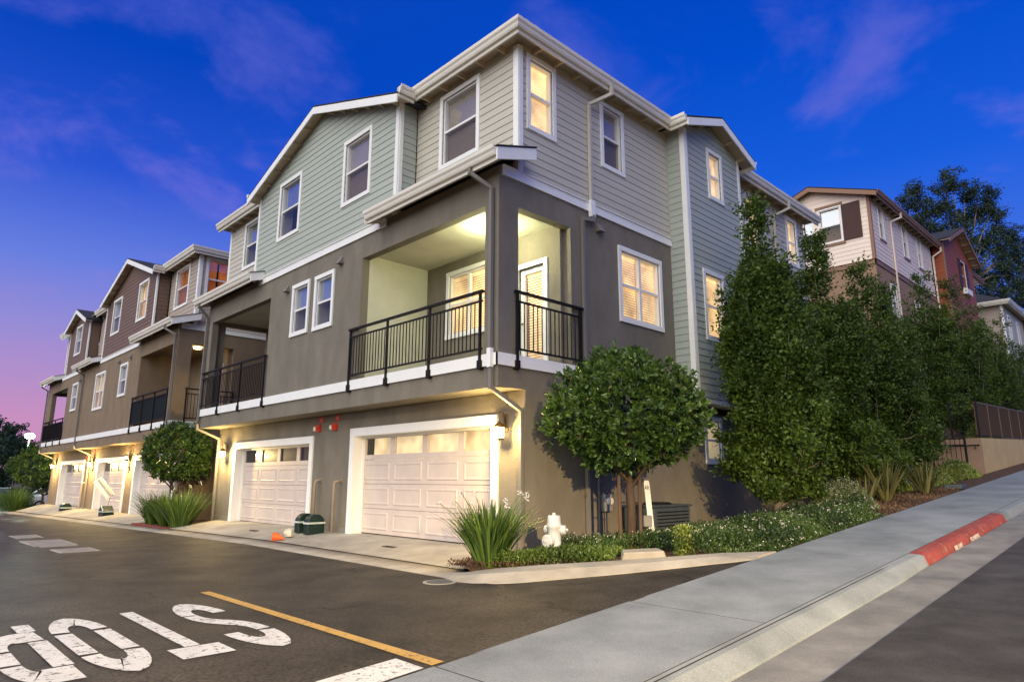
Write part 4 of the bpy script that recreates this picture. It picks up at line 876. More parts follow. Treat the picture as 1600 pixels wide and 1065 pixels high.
# fire alarm strobes with red signs over them
for x, lb in ((-7.50, 'left one of the two red'), (-6.68, 'right one of the two red')):
    t = thing('alarm_strobe', lb + ' fire alarm strobes between the garages', 'alarm strobe', (x, .68, 2.45), 'fire alarms between the garages')
    MB().box(x - .085, x + .085, .60, .679, 2.42, 2.60).build('housing', 'red_plastic', t, bevel=.012); MB().box(x - .115, x - .03, .545, .599, 2.44, 2.55).build('lens', 'clear_lens', t, bevel=.015); MB().lathe([(.0, -.03), (.05, -.03), (.05, 0), (0, 0)], (x + .03, .60, 2.51), 14, 'y').build('horn', 'red_plastic', t)
    t = thing('alarm_sign', lb + ' sign plates above the alarm strobes', 'sign', (x + .07, .68, 2.66), 'red signs between the garages')
    MB().box(x - .06, x + .20, .668, .679, 2.65, 2.80).build('plate', 'red_plastic', t)
    for k in range(3): MB().box(x + .01, x + .15 - .03 * (k % 2), .664, .6675, 2.685 + k * .032, 2.697 + k * .032).build('print_line', 'paint_stencil', t)
t = thing('alarm_bell', 'small red alarm bell high between the far garage doors', 'alarm bell', (-31.7, .68, 2.3)); MB().lathe([(.0, -.06), (.06, -.055), (.10, -.02), (.10, 0), (0, 0)], (-31.7, .679, 2.3), 16, 'y').build('gong', 'red_plastic', t); MB().box(-31.77, -31.63, .66, .679, 2.2, 2.4).build('mount', 'bolt', t)
# stub pipes at the wall between the garages
for x, y, h, lb in ((-7.32, .54, 1.20, 'left bent pipe standing behind the green boxes'), (-6.30, .50, 1.18, 'right bent pipe standing beside the green boxes')):
    t = thing('vent_pipe', lb, 'pipe', (x, y, -.03), 'pipes between the garages'); MB().tube([(x, y, -.06), (x, y, h - .08), (x + .01, y + .02, h - .02), (x + .03, y + .08, h), (x + .03, .68, h)], .035, 10).build('pipe', 'pipe_tan', t, smooth=True); MB().lathe([(0, -.012), (.06, -.012), (.06, 0), (0, 0)], (x + .03, .678, h), 12, 'y').build('flange', 'pipe_tan', t)
t = thing('vent_pipe', 'thin pipe by the farthest garage pier', 'pipe', (-31.3, .5, -.4)); MB().tube([(-31.3, .5, -.45), (-31.3, .5, .95), (-31.3, .6, 1.02), (-31.3, .68, 1.02)], .04, 8).build('pipe', 'pipe_tan', t); MB().lathe([(0, -.012), (.07, -.012), (.07, 0), (0, 0)], (-31.3, .678, 1.02), 12, 'y').build('flange', 'pipe_tan', t)
# dark green insulated valve covers, rounded tops, pale strap
def green_box(x, y, z, w, d, h, label, roof=False):
    t = thing('valve_cover', label, 'valve cover', (x, y, z), 'green valve covers'); n = 12
    if roof: P = [(x + a, y - w / 2, z + b) for a, b in ((-d / 2, 0), (-d / 2, h * .62), (0, h), (d / 2, h * .62), (d / 2, 0))]; v = (0, w, 0)
    else: P = [(x - d / 2, y + a, z + b) for a, b in [(-w / 2, 0)] + [(-w / 2 * math.cos(R(180 * i / n)), h * .56 + h * .44 * math.sin(R(180 * i / n))) for i in range(n + 1)] + [(w / 2, 0)]]; v = (d, 0, 0)
    MB().prism(P, v).build('shell', 'green_plastic', t, bevel=.02)
    zb = z + h * (.56 if not roof else .55); e = .008
    for q in ((x - d / 2 - e, x + d / 2 + e, y - w / 2 - e, y - w / 2 + .001), (x - d / 2 - e, x + d / 2 + e, y + w / 2, y + w / 2 + e), (x - d / 2 - e, x - d / 2, y - w / 2, y + w / 2), (x + d / 2, x + d / 2 + e, y - w / 2, y + w / 2)): MB().box(*q, zb - .02, zb + .02).build('strap', 'strap', t)
    return t
green_box(-7.22, .28, -.05, .44, .22, .46, 'left one of the two round-topped dark green valve covers by the garage pier')
green_box(-6.64, .22, -.05, .44, .22, .46, 'right one of the two round-topped dark green valve covers by the garage pier')
g = green_box(-24.3, .05, -.42, .42, .70, .52, 'peaked dark green valve cover in front of the brown townhouse garage', True)
for a in (-1, 1): MB().tube([(-24.3 + a * .35, -.165, -.42 + .32), (-24.3, -.165, -.42 + .525)], .018, 5).build('edge_strap', 'strap', g)
green_box(-32.2, .1, -.5, .45, .6, .5, 'green and grey valve cover far down the alley', False)
# tilted estate sign on a wire stake above the peaked cover
t = thing('sign_board', 'tilted white sign panel on a wire stake above the green cover', 'sign', (-24.45, .1, .2))
ax = Vector((0, -.62, .78)); sd_ = Vector((0, .78, .62)); ctr = Vector((-24.4, -.12, .82))
for nm, m_, hw, hl, off, dx in (('panel', 'post_white', .19, .46, 0, 0), ('face_strip', 'bag_white', .05, .44, .10, .022)):
    P = [ctr + sd_ * (off + a * hw) + ax * (b * hl) + Vector((dx + c, 0, 0)) for c in (-.015, .015) for a, b in ((-1, -1), (1, -1), (1, 1), (-1, 1))]
    MB().hexa(P).build(nm, m_, t)
MB().tube([(-24.4, .10, .08), (-24.4, .13, .30), (-24.4, .16, .46)], .016, 6).build('stake', 'bolt', t)
# traffic cone lying on its side, crumpled paper bag
t = thing('traffic_cone', 'small orange cone lying on its side on the driveway', 'cone', (-6.5, -.62, -.12))
a = Vector((-6.68, -.70, -.06)); d_ = Vector((.95, .22, -.10)).normalized()
cone = MB(); cone.tube([a, a + d_ * .03, a + d_ * .27], [.09, .086, .025], 16); cone.build('body', 'cone_orange', t, smooth=False); MB().tube([a - d_ * .018, a - d_ * .001], .12, 4).build('base_plate', 'cone_orange', t)
MB().tube([a - d_ * .03, a - d_ * .019], [.075, .075], 16).build('inner_ring', 'bag_white', t)
t = thing('paper_bag', 'crumpled pale paper bag on the driveway beside the green boxes', 'bag', (-6.35, -.42, -.1))
V = []; b = MB(); b.lathe([(0, 0), (.12, .0), (.135, .07), (.10, .14), (.03, .16), (0, .165)], (0, 0, 0), 9); b.v = [(-6.78 + p[0] * 1.1 + random.uniform(-.02, .02), -.34 + p[1] * .8 + random.uniform(-.02, .02), -.075 + p[2] * 1.0 + random.uniform(-.012, .012) * (p[2] > .01)) for p in b.v]; b.build('bag', 'bag_white', t)

# fire hydrant
hx, hy, hz = 1.18, .12, -.03
t = thing('fire_hydrant', 'white fire hydrant standing in the low hedge by the corner kerb', 'fire hydrant', (hx, hy, hz))
b = MB().lathe([(.0, -.05), (.15, -.05), (.15, .02), (.105, .025), (.10, .10), (.10, .16), (.135, .17), (.135, .20), (.105, .21), (.103, .52), (.115, .53), (.118, .575), (.105, .60), (.098, .70), (.085, .715), (.0, .72)], (hx, hy, hz), 24); b.build('barrel', 'hydrant_paint', t, smooth=True)
vd = Vector((.50, -.86, 0)); pd_ = Vector((.86, .5, 0))
def nozzle(dirn, h, r, l, nm):
    p = Vector((hx, hy, hz + h)); d = dirn.normalized()
    n_ = MB().tube([p, p + d * (.09 + l), p + d * (.09 + l)], [r * .8, r * .8, r], 18).tube([p + d * (.09 + l), p + d * (.15 + l), p + d * (.165 + l)], [r, r, r * .85], 18).build(nm, 'hydrant_paint', t)
    MB().tube([p + d * (.165 + l), p + d * (.20 + l)], .022, 5).build('cap_nut', 'hydrant_paint', n_); return n_
nozzle(vd + Vector((-.45, -.1, 0)), .34, .098, .03, 'pumper_outlet'); nozzle(pd_, .50, .072, .02, 'hose_outlet'); nozzle(-pd_ + Vector((0, .5, 0)), .50, .07, .01, 'hose_outlet')
for k in range(8):
    a_ = math.pi * 2 * k / 8; MB().lathe([(0, .195), (.012, .195), (.012, .215), (0, .215)], (hx + .122 * math.cos(a_), hy + .122 * math.sin(a_), hz), 6).build('bolt', 'bolt', t)
MB().lathe([(0, .715), (.03, .715), (.026, .755), (0, .755)], (hx, hy, hz), 5).build('operating_nut', 'hydrant_paint', t)
# AR marker post
t = thing('marker_post', 'white flat marker post lettered AR, leaning by the grey cabinet', 'marker post', (.95, 3.02, .25))
dx_ = Vector((.70, .72, 0)); nrm = Vector((.72, -.70, 0)); p0 = Vector((1.0, 3.02, .22)); tp = Vector((.955, 2.96, 1.22))
ax_ = (tp - p0).normalized(); P = []
for (w, h) in ((-.052, 0), (.052, 0), (.052, .965), (.038, 1.0), (-.038, 1.0), (-.052, .965)): P.append(p0 + dx_ * w + ax_ * h)
MB().prism([tuple(q) for q in P], tuple(nrm * .012)).build('post', 'post_white', t)
text_mesh('AR', .115, 'lettering', 'letter_black', p0 + dx_ * -.047 + ax_ * .83 + nrm * .0145, dx_, ax_, t, sx=.58)
MB().hexa([p0 + dx_ * a + nrm * b_ + Vector((0, 0, c_)) for c_ in (.15, .36) for a, b_ in ((-.16, -.05), (.0, -.05), (.0, .06), (-.16, .06))]).build('valve_box', 'box_gray', t, bevel=.02)
# air conditioner cabinet by the wall
t = thing('air_conditioner', 'blue-grey air conditioner cabinet against the wall behind the marker post', 'air conditioner', (.5, 4.0, .0))
MB().box(.14, .86, 3.32, 4.62, -.02, .70).build('case', 'ac_metal', t, bevel=.03)
MB().box(.10, .90, 3.28, 4.66, .702, .745).build('lid', 'ac_metal', t, bevel=.02); MB().lathe([(0, .745), (.30, .745), (.26, .785), (0, .79)], (.5, 3.97, 0), 20).build('fan_guard', 'rail_black', t)
lv = boxmesh('louvre', .02, 1.1, .02, 'rail_black')
for k in range(9): share('louvre', lv, (.865, 3.97, .08 + k * .065), t)
# meter and conduits on the side wall
t = thing('electric_meter', 'grey meter box with conduits on the side wall behind the round tree', 'meter', (.05, 2.85, .6))
MB().box(.005, .14, 2.74, 2.98, .62, .95).build('box', 'box_gray', t, bevel=.02); MB().lathe([(0, 0), (.075, 0), (.06, .07), (0, .08)], (.141, 2.86, .82), 14, 'x').build('dial', 'clear_lens', t)
for yy, z0_, z1_ in ((2.66, .0, 1.9), (2.86, .0, .62)): MB().tube([(.05, yy, z0_), (.05, yy, z1_)], .022, 8).build('conduit', 'downspout', t)
MB().box(.004, .10, 2.60, 2.74, 1.88, 2.0).build('junction', 'box_gray', t)

# retaining wall, gate and fences at the stair on the hill
MB().box(1.3, 3.05, 20.0, 20.25, .9, 2.66).build('retaining_wall', 'wall_shade'); o = bpy.data.objects['retaining_wall']; o['label'] = 'stucco retaining wall behind the small black gate, its shade coloured in brown'; o['category'] = 'wall'
o = tag(MB().hexa([(2.8, 20.254, .9), (3.052, 20.002, .9), (3.052, 40, 2.4), (2.8, 40, 2.4), (2.8, 20.254, 2.662), (3.052, 20.002, 2.662), (3.052, 40, 3.3), (2.8, 40, 3.3)]).build('retaining_wall', 'wall_lit'), 'stucco retaining wall along the sidewalk, its warm lamp light coloured in yellow', 'wall')
tag(MB().box(.1, 1.6, 19.3, 19.8, .6, 1.95).build('stair_cheek', 'wall_shade', bevel=.02), 'low stair wall left of the small gate, coloured as in shade', 'wall')
def picket(name, label, cat, pts, h, gap, m, posts, parent_group=None, zr=(.06, -.06), mid=None):
    """pts: two base points; upright bars between two rails"""
    a, b = Vector(pts[0]), Vector(pts[1]); L_ = (b - a).length; t = thing(name, label, cat, tuple(a), parent_group); d = (b - a) / L_
    for zz_ in ((zr[0]), (h + zr[1])) + ((mid,) if mid else ()): MB().tube([a + Vector((0, 0, zz_)), b + Vector((0, 0, zz_))], .022, 4).build('rail', m, t)
    for p in posts: q = a + d * (L_ * p); MB().box(q.x - .032, q.x + .032, q.y - .032, q.y + .032, q.z - .1, q.z + h + .05).build('post', m, t)
    n = int(L_ / gap); bm = boxmesh('picket', .018, .018, h - zr[0] + zr[1], m)
    for i in range(1, n): q = a + d * (L_ * i / n); share('picket', bm, (q.x, q.y, q.z + zr[0]), t)
    return t
picket('gate', 'small black metal gate before the stair on the hill', 'gate', [(1.72, 19.2, 1.55), (2.72, 19.2, 1.55)], 1.12, .13, 'rail_black', (0, 1), mid=.86)
picket('picket_fence', 'black picket fence above the retaining wall behind the gate', 'fence', [(2.18, 20.1, 2.70), (3.0, 20.1, 2.70)], 1.22, .12, 'rail_black', (0, 1))
picket('picket_fence', 'black picket fence descending left of the gate', 'fence', [(.9, 19.2, 1.75), (1.70, 19.2, 1.60)], .95, .13, 'rail_black', (0,))
t = thing('handrail', 'black handrail fixed to the retaining wall behind the gate', 'handrail', (2, 20, 2.4)); MB().tube([(1.5, 19.93, 2.38), (2.95, 19.93, 2.42), (2.97, 19.99, 2.42)], .022, 8).build('rail', 'rail_black', t)
for xx in (2.1, 2.85): MB().tube([(xx, 20.0, 2.30), (xx, 19.93, 2.33), (xx, 19.93, 2.40)], .012, 6).build('bracket', 'rail_black', t)
t = thing('mesh_fence', 'bronze framed fence with dark mesh panels on the retaining wall along the sidewalk', 'fence', (3.0, 20, 2.7))
def zf(y): return 2.72 + (y - 20.15) * .032
MB().tube([(2.95, 20.15, zf(20.15) + 1.2), (2.95, 38, zf(38) + 1.2)], .028, 4).build('rail', 'fence_bronze', t); MB().tube([(2.95, 20.15, zf(20.15) + .03), (2.95, 38, zf(38) + .03)], .02, 4).build('rail', 'rail_black', t)
for k in range(10):
    y = 20.15 + k * 1.95; MB().box(2.925, 2.975, y - .025, y + .025, zf(y) - .1, zf(y) + 1.2).build('post', 'fence_bronze', t)
    if k < 9: MB().hexa([(2.945, y + .03, zf(y) + .05), (2.955, y + .03, zf(y) + .05), (2.955, y + 1.92, zf(y + 1.92) + .05), (2.945, y + 1.92, zf(y + 1.92) + .05), (2.945, y + .03, zf(y) + 1.18), (2.955, y + .03, zf(y) + 1.18), (2.955, y + 1.92, zf(y + 1.92) + 1.18), (2.945, y + 1.92, zf(y + 1.92) + 1.18)]).build('mesh_panel', 'mesh_dark', t)
tag(MB().box(3.45, 3.85, 12.9, 13.5, 1.0, 1.12).build('utility_box', 'ac_metal', bevel=.02), 'low grey utility box lid at the edge of the sidewalk', 'utility box')

# street lamps
def street_lamp(x, y, z, h, label, watts, col, spot=None, arm=(0, 0)):
    t = thing('street_lamp', label, 'street lamp', (x, y, z), 'street lamps')
    MB().lathe([(0, 0), (.16, 0), (.16, .35), (.09, .42), (.07, h - .1), (0, h - .1)], (x, y, z), 12).build('pole', 'rail_black', t)
    MB().lathe([(0, h + .42), (.03, h + .42), (.05, h + .34), (.12, h + .30), (.11, h + .28), (0, h + .28)], (x, y, z), 14).build('hood', 'rail_black', t)
    MB().lathe([(0, h - .14), (.10, h - .14), (.26, h - .08), (.36, h + .04), (.34, h + .16), (.22, h + .26), (0, h + .28)], (x, y, z), 14).build('globe', 'lamp_cool' if not spot else 'lamp_glass', t)
    ld = bpy.data.lights.new('bulb', 'SPOT' if spot else 'POINT'); ld.energy = watts; ld.color = col; ld.shadow_soft_size = .12 if not spot else .10
    lo = bpy.data.objects.new('bulb', ld); COL.objects.link(lo); lo.parent = t
    if spot: ld.spot_size = R(spot); ld.spot_blend = .25; lo.location = (-.3, .4, h - .2)
    else: lo.location = (.5, -.4, h - .05)
    return t
street_lamp(-58.0, 2.0, -1.0, 5.5, 'lit street lamp glowing before dark trees at the end of the alley', 4000, (.80, 1.0, .86))
street_lamp(24.0, -14.0, -1.2, 7.7, 'street lamp across the street lighting the side of the corner townhouse', 66000, (1.0, .72, .34), spot=173)

# cars parked beyond the alley end
def car(x, y, z, m, label, rz):
    t = thing('parked_car', label, 'car', (x, y, z), 'cars parked at the end of the alley'); t.rotation_euler.z = rz; BASE[t.name] = (0, 0, 0)
    prof = [(-2.2, .35), (-2.2, .75), (-2.05, .92), (-1.35, 1.0), (-.75, 1.42), (.55, 1.45), (1.25, 1.0), (2.05, .85), (2.2, .62), (2.2, .35)]
    MB().prism([(a, -.85, b) for a, b in prof], (0, 1.7, 0)).build('body', m, t, bevel=.08)
    for s in (-1, 1):
        MB().prism([(-1.15, s * .86, 1.02), (-.70, s * .86, 1.36), (.50, s * .86, 1.38), (1.0, s * .86, 1.02)], (0, s * .01, 0)).build('side_window', 'room_dark', t)
        for xx in (-1.35, 1.35):
            w = MB().lathe([(0, -.1), (.33, -.1), (.33, .1), (0, .1)], (xx, s * .78, .33), 16, 'y').build('wheel', 'tyre', t); MB().lathe([(0, -.115), (.2, -.115), (.2, .115), (0, .115)], (xx, s * .78, .33), 12, 'y').build('rim', 'bolt', w)
        MB().box(2.16, 2.23, s * .62 - .15, s * .62 + .15, .62, .76).build('headlight', 'clear_lens', t)
    MB().prism([(-1.32, -.68, 1.03), (-.80, -.68, 1.42), (-.80, .68, 1.42), (-1.32, .68, 1.03)], (-.02, 0, .02)).build('rear_window', 'room_dark', t); MB().prism([(1.22, -.7, 1.04), (.60, -.7, 1.44), (.60, .7, 1.44), (1.22, .7, 1.04)], (.02, 0, .02)).build('windshield', 'room_dark', t)
car(-55.5, 3.6, -.95, 'car_white', 'pale car parked behind the far left flowering shrub', R(80)); car(-50.0, 3.4, -.95, 'car_white', 'light car parked at the far end wall of the brown townhouse', R(75)); car(-60.5, 1.0, -.95, 'car_dark', 'dark car at the left edge by the far hedge', R(85))

# ------------------------------------------------------------------ plants
def unit(a): return a / np.maximum(np.linalg.norm(a, axis=1, keepdims=True), 1e-6)
def leaf_geo(pos, axis, L, Wd, fold=.12, hexl=False):
    n = len(pos); axis = unit(axis); b = unit(np.cross(axis, rng.normal(size=(n, 3)))); c = np.cross(axis, b)
    L = np.broadcast_to(np.asarray(L, float).reshape(-1, 1), (n, 1)); Wd = np.broadcast_to(np.asarray(Wd, float).reshape(-1, 1), (n, 1)); i = np.arange(n)
    if hexl:
        V = np.stack([pos, pos + axis * L * .35 + b * Wd * .5 + c * Wd * fold, pos + axis * L * .72 + b * Wd * .42 + c * Wd * fold, pos + axis * L - c * Wd * fold, pos + axis * L * .72 - b * Wd * .42 + c * Wd * fold, pos + axis * L * .35 - b * Wd * .5 + c * Wd * fold], 1).reshape(-1, 3)
        F = np.concatenate([np.stack([6 * i, 6 * i + 1, 6 * i + 2, 6 * i + 3], 1), np.stack([6 * i, 6 * i + 3, 6 * i + 4, 6 * i + 5], 1)]); k = 6
    else:
        V = np.stack([pos, pos + axis * L * .5 + b * Wd * .5 + c * Wd * fold, pos + axis * L, pos + axis * L * .5 - b * Wd * .5 + c * Wd * fold], 1).reshape(-1, 3)
        F = np.concatenate([np.stack([4 * i, 4 * i + 1, 4 * i + 2], 1), np.stack([4 * i, 4 * i + 2, 4 * i + 3], 1)]); k = 4
    return V, F, k
def foliage(name, pos, axis, L, Wd, m, parent=None, hexl=False, tint=None, fold=.12):
    V, F, k = leaf_geo(pos, axis, L, Wd, fold, hexl); t = np.repeat(rng.random(len(pos)) if tint is None else tint, k)
    return np_mesh(name, V, F, m, t, parent)
def branch_tree(b, p, d, r, l, lev, spread=.6):
    q = p + d * l; b.tube([p, p + d * l * .5 + Vector((random.uniform(-.03, .03), random.uniform(-.03, .03), 0)), q], r, 7, r * .6, caps=False)
    if lev:
        for k in range(3):
            e = (d + Vector((random.uniform(-1, 1), random.uniform(-1, 1), random.uniform(-.1, .6))) * spread).normalized(); branch_tree(b, q, e, r * .58, l * .72, lev - 1, spread)

def round_tree(x, y, z, zc, rx, rz, n, label, trunkh, stakes=True, grp='round clipped trees', leaf=(.092, .05)):
    t = thing('round_tree', label, 'tree', (x, y, z), grp); b = MB()
    b.tube([(x, y, z - .1), (x + .02, y + .01, z + trunkh * .6), (x, y, z + trunkh)], .085, 10, .06)
    for k in range(6):
        a = k * 1.05; d = Vector((math.cos(a) * .75, math.sin(a) * .75, .8)).normalized(); branch_tree(b, Vector((x, y, z + trunkh * (.85 + .03 * k))), d, .032, rx * .42, 2)
    b.build('trunk', 'bark', t, smooth=True)
    # leaf rosettes at shoot tips: a lumpy shell with an open inside
    nc = int(n / 11); dirs = unit(rng.normal(size=(nc, 3))); lump = 1 + .12 * np.sin(dirs[:, 0] * 5 + 1 + x) * np.cos(dirs[:, 1] * 4.3) + .05 * np.sin(dirs[:, 2] * 7 + y)
    rad = np.where(rng.random(nc) < .74, rng.uniform(.84, 1.03, nc), np.where(rng.random(nc) < .3, rng.uniform(1.0, 1.12, nc), rng.uniform(.45, .86, nc))) * lump * np.interp(np.sin(dirs[:, 0] * 9.1 + dirs[:, 2] * 6.3) * np.cos(dirs[:, 1] * 8.3), [-1, 1], [.93, 1.06])
    low = dirs[:, 2] < -.45; dirs[low, 2] *= .8
    cen = np.array([x, y, zc]) + dirs * rad[:, None] * np.array([rx, rx, rz]); out = unit(dirs * np.array([1 / rx, 1 / rx, 1 / rz]) + np.array([0, 0, .35]))
    idx = np.repeat(np.arange(nc), 11); ax = unit(out[idx] * .9 + rng.normal(size=(len(idx), 3)) * .62); pos = cen[idx] + rng.normal(size=(len(idx), 3)) * .022 - out[idx] * rng.uniform(0, .07, (len(idx), 1))
    tint = np.clip(rng.random(len(idx)) * .6 + np.repeat(rng.random(nc), 11) * .45 - .05, 0, 1)
    foliage('crown', pos, ax, leaf[0] * rng.uniform(.5, 1.35, len(idx)), leaf[1] * rng.uniform(.6, 1.3, len(idx)), 'leaf_round', t, True, tint)
    k = 26; dd = unit(rng.normal(size=(k, 3)) + np.array([0, 0, .3])); pc = np.array([x, y, zc]) + dd * np.array([rx, rx, rz]) * 1.02; ii = np.repeat(np.arange(k), 8)
    o_ = foliage('red_shoots', pc[ii] + rng.normal(size=(len(ii), 3)) * .015, dd[ii] + rng.normal(size=(len(ii), 3)) * .5, .05, .02, 'mulch_chip', t); stuff(o_)
    if stakes:
        for s in (-1, 1):
            sx, sy = x + s * .13, y + s * .10; b = MB().tube([(sx, sy, z - .2), (sx + s * .015, sy, z + trunkh + .35)], .032, 8); b.build('stake', 'stake_wood', t)
        for hh in (.75, 1.05): MB().tube([(x - .13, y - .10, z + hh), (x - .05, y - .09, z + hh + .01), (x + .06, y + .02, z + hh), (x + .13, y + .10, z + hh)], .012, 6).build('tie', 'tyre', t)
    return t
round_tree(1.48, 1.70, .10, 2.32, 1.27, 1.08, 22000, 'round clipped evergreen tree beside the hydrant, tied to wooden stakes', 1.15)
round_tree(-16.4, .15, -.3, 2.05, 1.10, 1.08, 15000, 'round clipped evergreen tree over strap-leaved clumps, between the two townhouses', 1.1, leaf=(.09, .045))
round_tree(-43.0, .9, -.7, 1.9, 2.0, 1.5, 12000, 'yellow-lit round tree past the far end of the brown townhouse', .9, False, leaf=(.14, .075))

def blades(name, cx, cy, cz, n, h, spread, w, m, parent=None, droop=.55, segs=6):
    V = []; F = []; T = []
    for i in range(n):
        a = random.uniform(0, 2 * math.pi); r0 = random.uniform(0, .22) * (h if spread < .9 else .5); lean = random.uniform(.03, 1.0) ** .7 * spread; L = h * random.uniform(.65, 1.12); tw = random.uniform(-.5, .5); tt = random.random()
        dx, dy = math.cos(a), math.sin(a); px, py = -math.sin(a + tw), math.cos(a + tw); o = len(V); bend = droop * random.uniform(.4, 1.3)
        for k in range(segs + 1):
            s = k / segs; ho = lean * s + bend * lean * s * s * .6; z = L * (s - .42 * bend * (lean / max(spread, .01)) * s ** 2.6); ww = w * (1 - s ** 2.2) * (.7 + .3 * min(1, s * 6)) * .5 + .001
            x, y = cx + dx * (r0 + ho * L * .75), cy + dy * (r0 + ho * L * .75)
            V += [(x - px * ww, y - py * ww, cz + z), (x + px * ww, y + py * ww, cz + z + .004)]; T += [tt, tt]
        for k in range(segs): F.append((o + 2 * k, o + 2 * k + 1, o + 2 * k + 3, o + 2 * k + 2))
    return np_mesh(name, V, F, m, T, parent)
def strap_clump(x, y, z, n, h, spread, label, grp, flowers=6, w=.034):
    t = thing('strap_leaf_clump', label, 'plant', (x, y, z), grp); blades('leaves', x, y, z - .02, n, h, spread, w, 'leaf_strap', t)
    for k in range(flowers):
        a = random.uniform(0, 6.28); l = random.uniform(.45, .85); q = Vector((x + math.cos(a) * l, y + math.sin(a) * l, z + h * random.uniform(.75, 1.15)))
        st = MB().tube([(x, y, z), (x + (q.x - x) * .45, y + (q.y - y) * .45, z + (q.z - z) * .65), q], .006, 5).build('flower_stalk', 'leaf_stalk', t)
        pos = np.array(q) + rng.normal(size=(14, 3)) * .02; foliage('flower_head', pos, rng.normal(size=(14, 3)), .05, .018, 'flower_white', st)
    return t
mat('leaf_stalk', (.12, .16, .05), .6, .1)
AG = 'strap-leaved clumps by the driveways'
strap_clump(.42, -.55, -.06, 620, .98, .80, 'large bright strap-leaved clump at the corner of the driveway', AG, 12)
strap_clump(-13.95, -.40, -.28, 420, 1.22, .85, 'strap-leaved clump right of the staked tree, next to the second garage', AG, 4)
strap_clump(-15.2, -.45, -.28, 420, 1.12, .9, 'strap-leaved clump directly under the round tree between the townhouses', AG, 4)
strap_clump(-16.6, -.35, -.30, 360, 1.05, .85, 'strap-leaved clump left of the round tree between the townhouses', AG, 2)
strap_clump(-41.6, -.6, -.75, 320, 1.5, .8, 'yellow-green strap-leaved clump at the far end of the alley', AG, 0, .05)

def hornbeam(x, y, z, h, r, n, label, lean=0.0):
    """upright tree: a trunk with steep leaders, each feathered with short leafy twigs"""
    t = thing('hornbeam_tree', label, 'tree', (x, y, z), 'upright trees along the sidewalk'); b = MB(); P = []; A = []; TT = []
    b.tube([(x, y, z - .2), (x + .03, y, z + h * .3), (x + lean * .5, y, z + h * .65), (x + lean, y, z + h * .93)], [.095, .07, .035, .006], 8)
    leaders = [(Vector((x, y, z + .5)), Vector((x + lean, y, z + h)), 1.0)]
    for k in range(24):
        a = k * 2.4 + random.uniform(-.3, .3); q = random.random(); rr = r * (.42 + .58 * q ** .7); hb = z + .3 + h * random.uniform(.02, .30); ht = z + h * (.97 - .44 * (rr / r) ** 1.5 + random.uniform(-.08, .02))
        leaders.append((Vector((x, y, hb)), Vector((x + math.cos(a) * rr * .82, y + math.sin(a) * rr * .82, ht)), .75))
    for k in range(16):   # low spreading limbs keep the skirt full
        a = k * .63 + random.uniform(-.3, .3); hb = z + .08 + random.uniform(0, .28) * h; leaders.append((Vector((x, y, hb)), Vector((x + math.cos(a) * r * .9, y + math.sin(a) * r * .9, hb + random.uniform(-.05, 1.1))), .6))
    lens = [(q - p).length for p, q, _ in leaders]; tot = sum(lens)
    for (p, q, w), L_ in zip(leaders, lens):
        mid = p.lerp(q, .5) + Vector(((q.x - p.x) * .22, (q.y - p.y) * .22, -.05 * L_)); b.tube([p, mid, q], [.03 * w, .018 * w, .004], 5, caps=False)
        k = int(2.7 * n / 44 * L_ / tot * (1.9 if w == 1.0 else 1)); tl = random.random()
        for i in range(k):
            s = random.random() ** .9; c = (p.lerp(mid, s * 2) if s < .5 else mid.lerp(q, s * 2 - 1)); a = random.uniform(0, 6.283)
            l = (.66 - .34 * s) * random.uniform(.55, 1.25) * w ** .3 * (r / 1.28); tip = c + Vector((math.cos(a) * l, math.sin(a) * l, l * random.uniform(.35, 1.2)))
            m_ = 44; u = np.clip(rng.beta(2.0, 1.1, m_), 0, 1)[:, None]; rt_, tp_ = np.array(c), np.array(tip); d = (tp_ - rt_) / max(1e-3, np.linalg.norm(tp_ - rt_))
            P.append(rt_ + (tp_ - rt_) * u + rng.normal(size=(m_, 3)) * (.03 + .05 * u)); A.append(d * .6 + rng.normal(size=(m_, 3)) * .5 + np.array([0, 0, -.08])); TT.append(np.clip(rng.random(m_) * .45 + random.random() * .35 + tl * .25, 0, 1))
    b.build('trunk', 'bark_pale', t, smooth=True); P, A, TT = np.concatenate(P), np.concatenate(A), np.concatenate(TT)
    foliage('crown', P, A, .092 * rng.uniform(.55, 1.35, len(P)), .055 * rng.uniform(.7, 1.25, len(P)), 'leaf_hornbeam', t, False, TT)
    return t
HB = [(2.0, 6.15, 7.1, 1.14, 40000, 'tall upright tree closest to the round clipped tree'), (1.95, 9.6, 6.8, 1.25, 30000, 'second upright tree up the sidewalk, behind the flax plants'), (1.95, 12.7, 6.4, 1.38, 28000, 'third upright tree up the sidewalk'),
      (1.7, 15.5, 6.3, 1.25, 26000, 'upright tree standing just left of the small black gate'), (1.2, 22.6, 6.7, 1.3, 18000, 'slim upright tree behind the gate, in front of the red bay'), (1.4, 26.2, 7.0, 1.45, 15000, 'upright tree behind the mesh fence, left of the grey house'), (1.4, 30.5, 6.3, 1.55, 12000, 'upright tree behind the mesh fence, below the grey house'), (1.6, 35.5, 6.0, 1.7, 10000, 'farthest upright tree at the right edge behind the mesh fence')]
for (x, y, h, r, n, lb) in HB: hornbeam(x, y, (zs(y) - .12 if y < 20 else 2.4 + (y - 20) * .09), h, r, n, lb, random.uniform(-.1, .1))

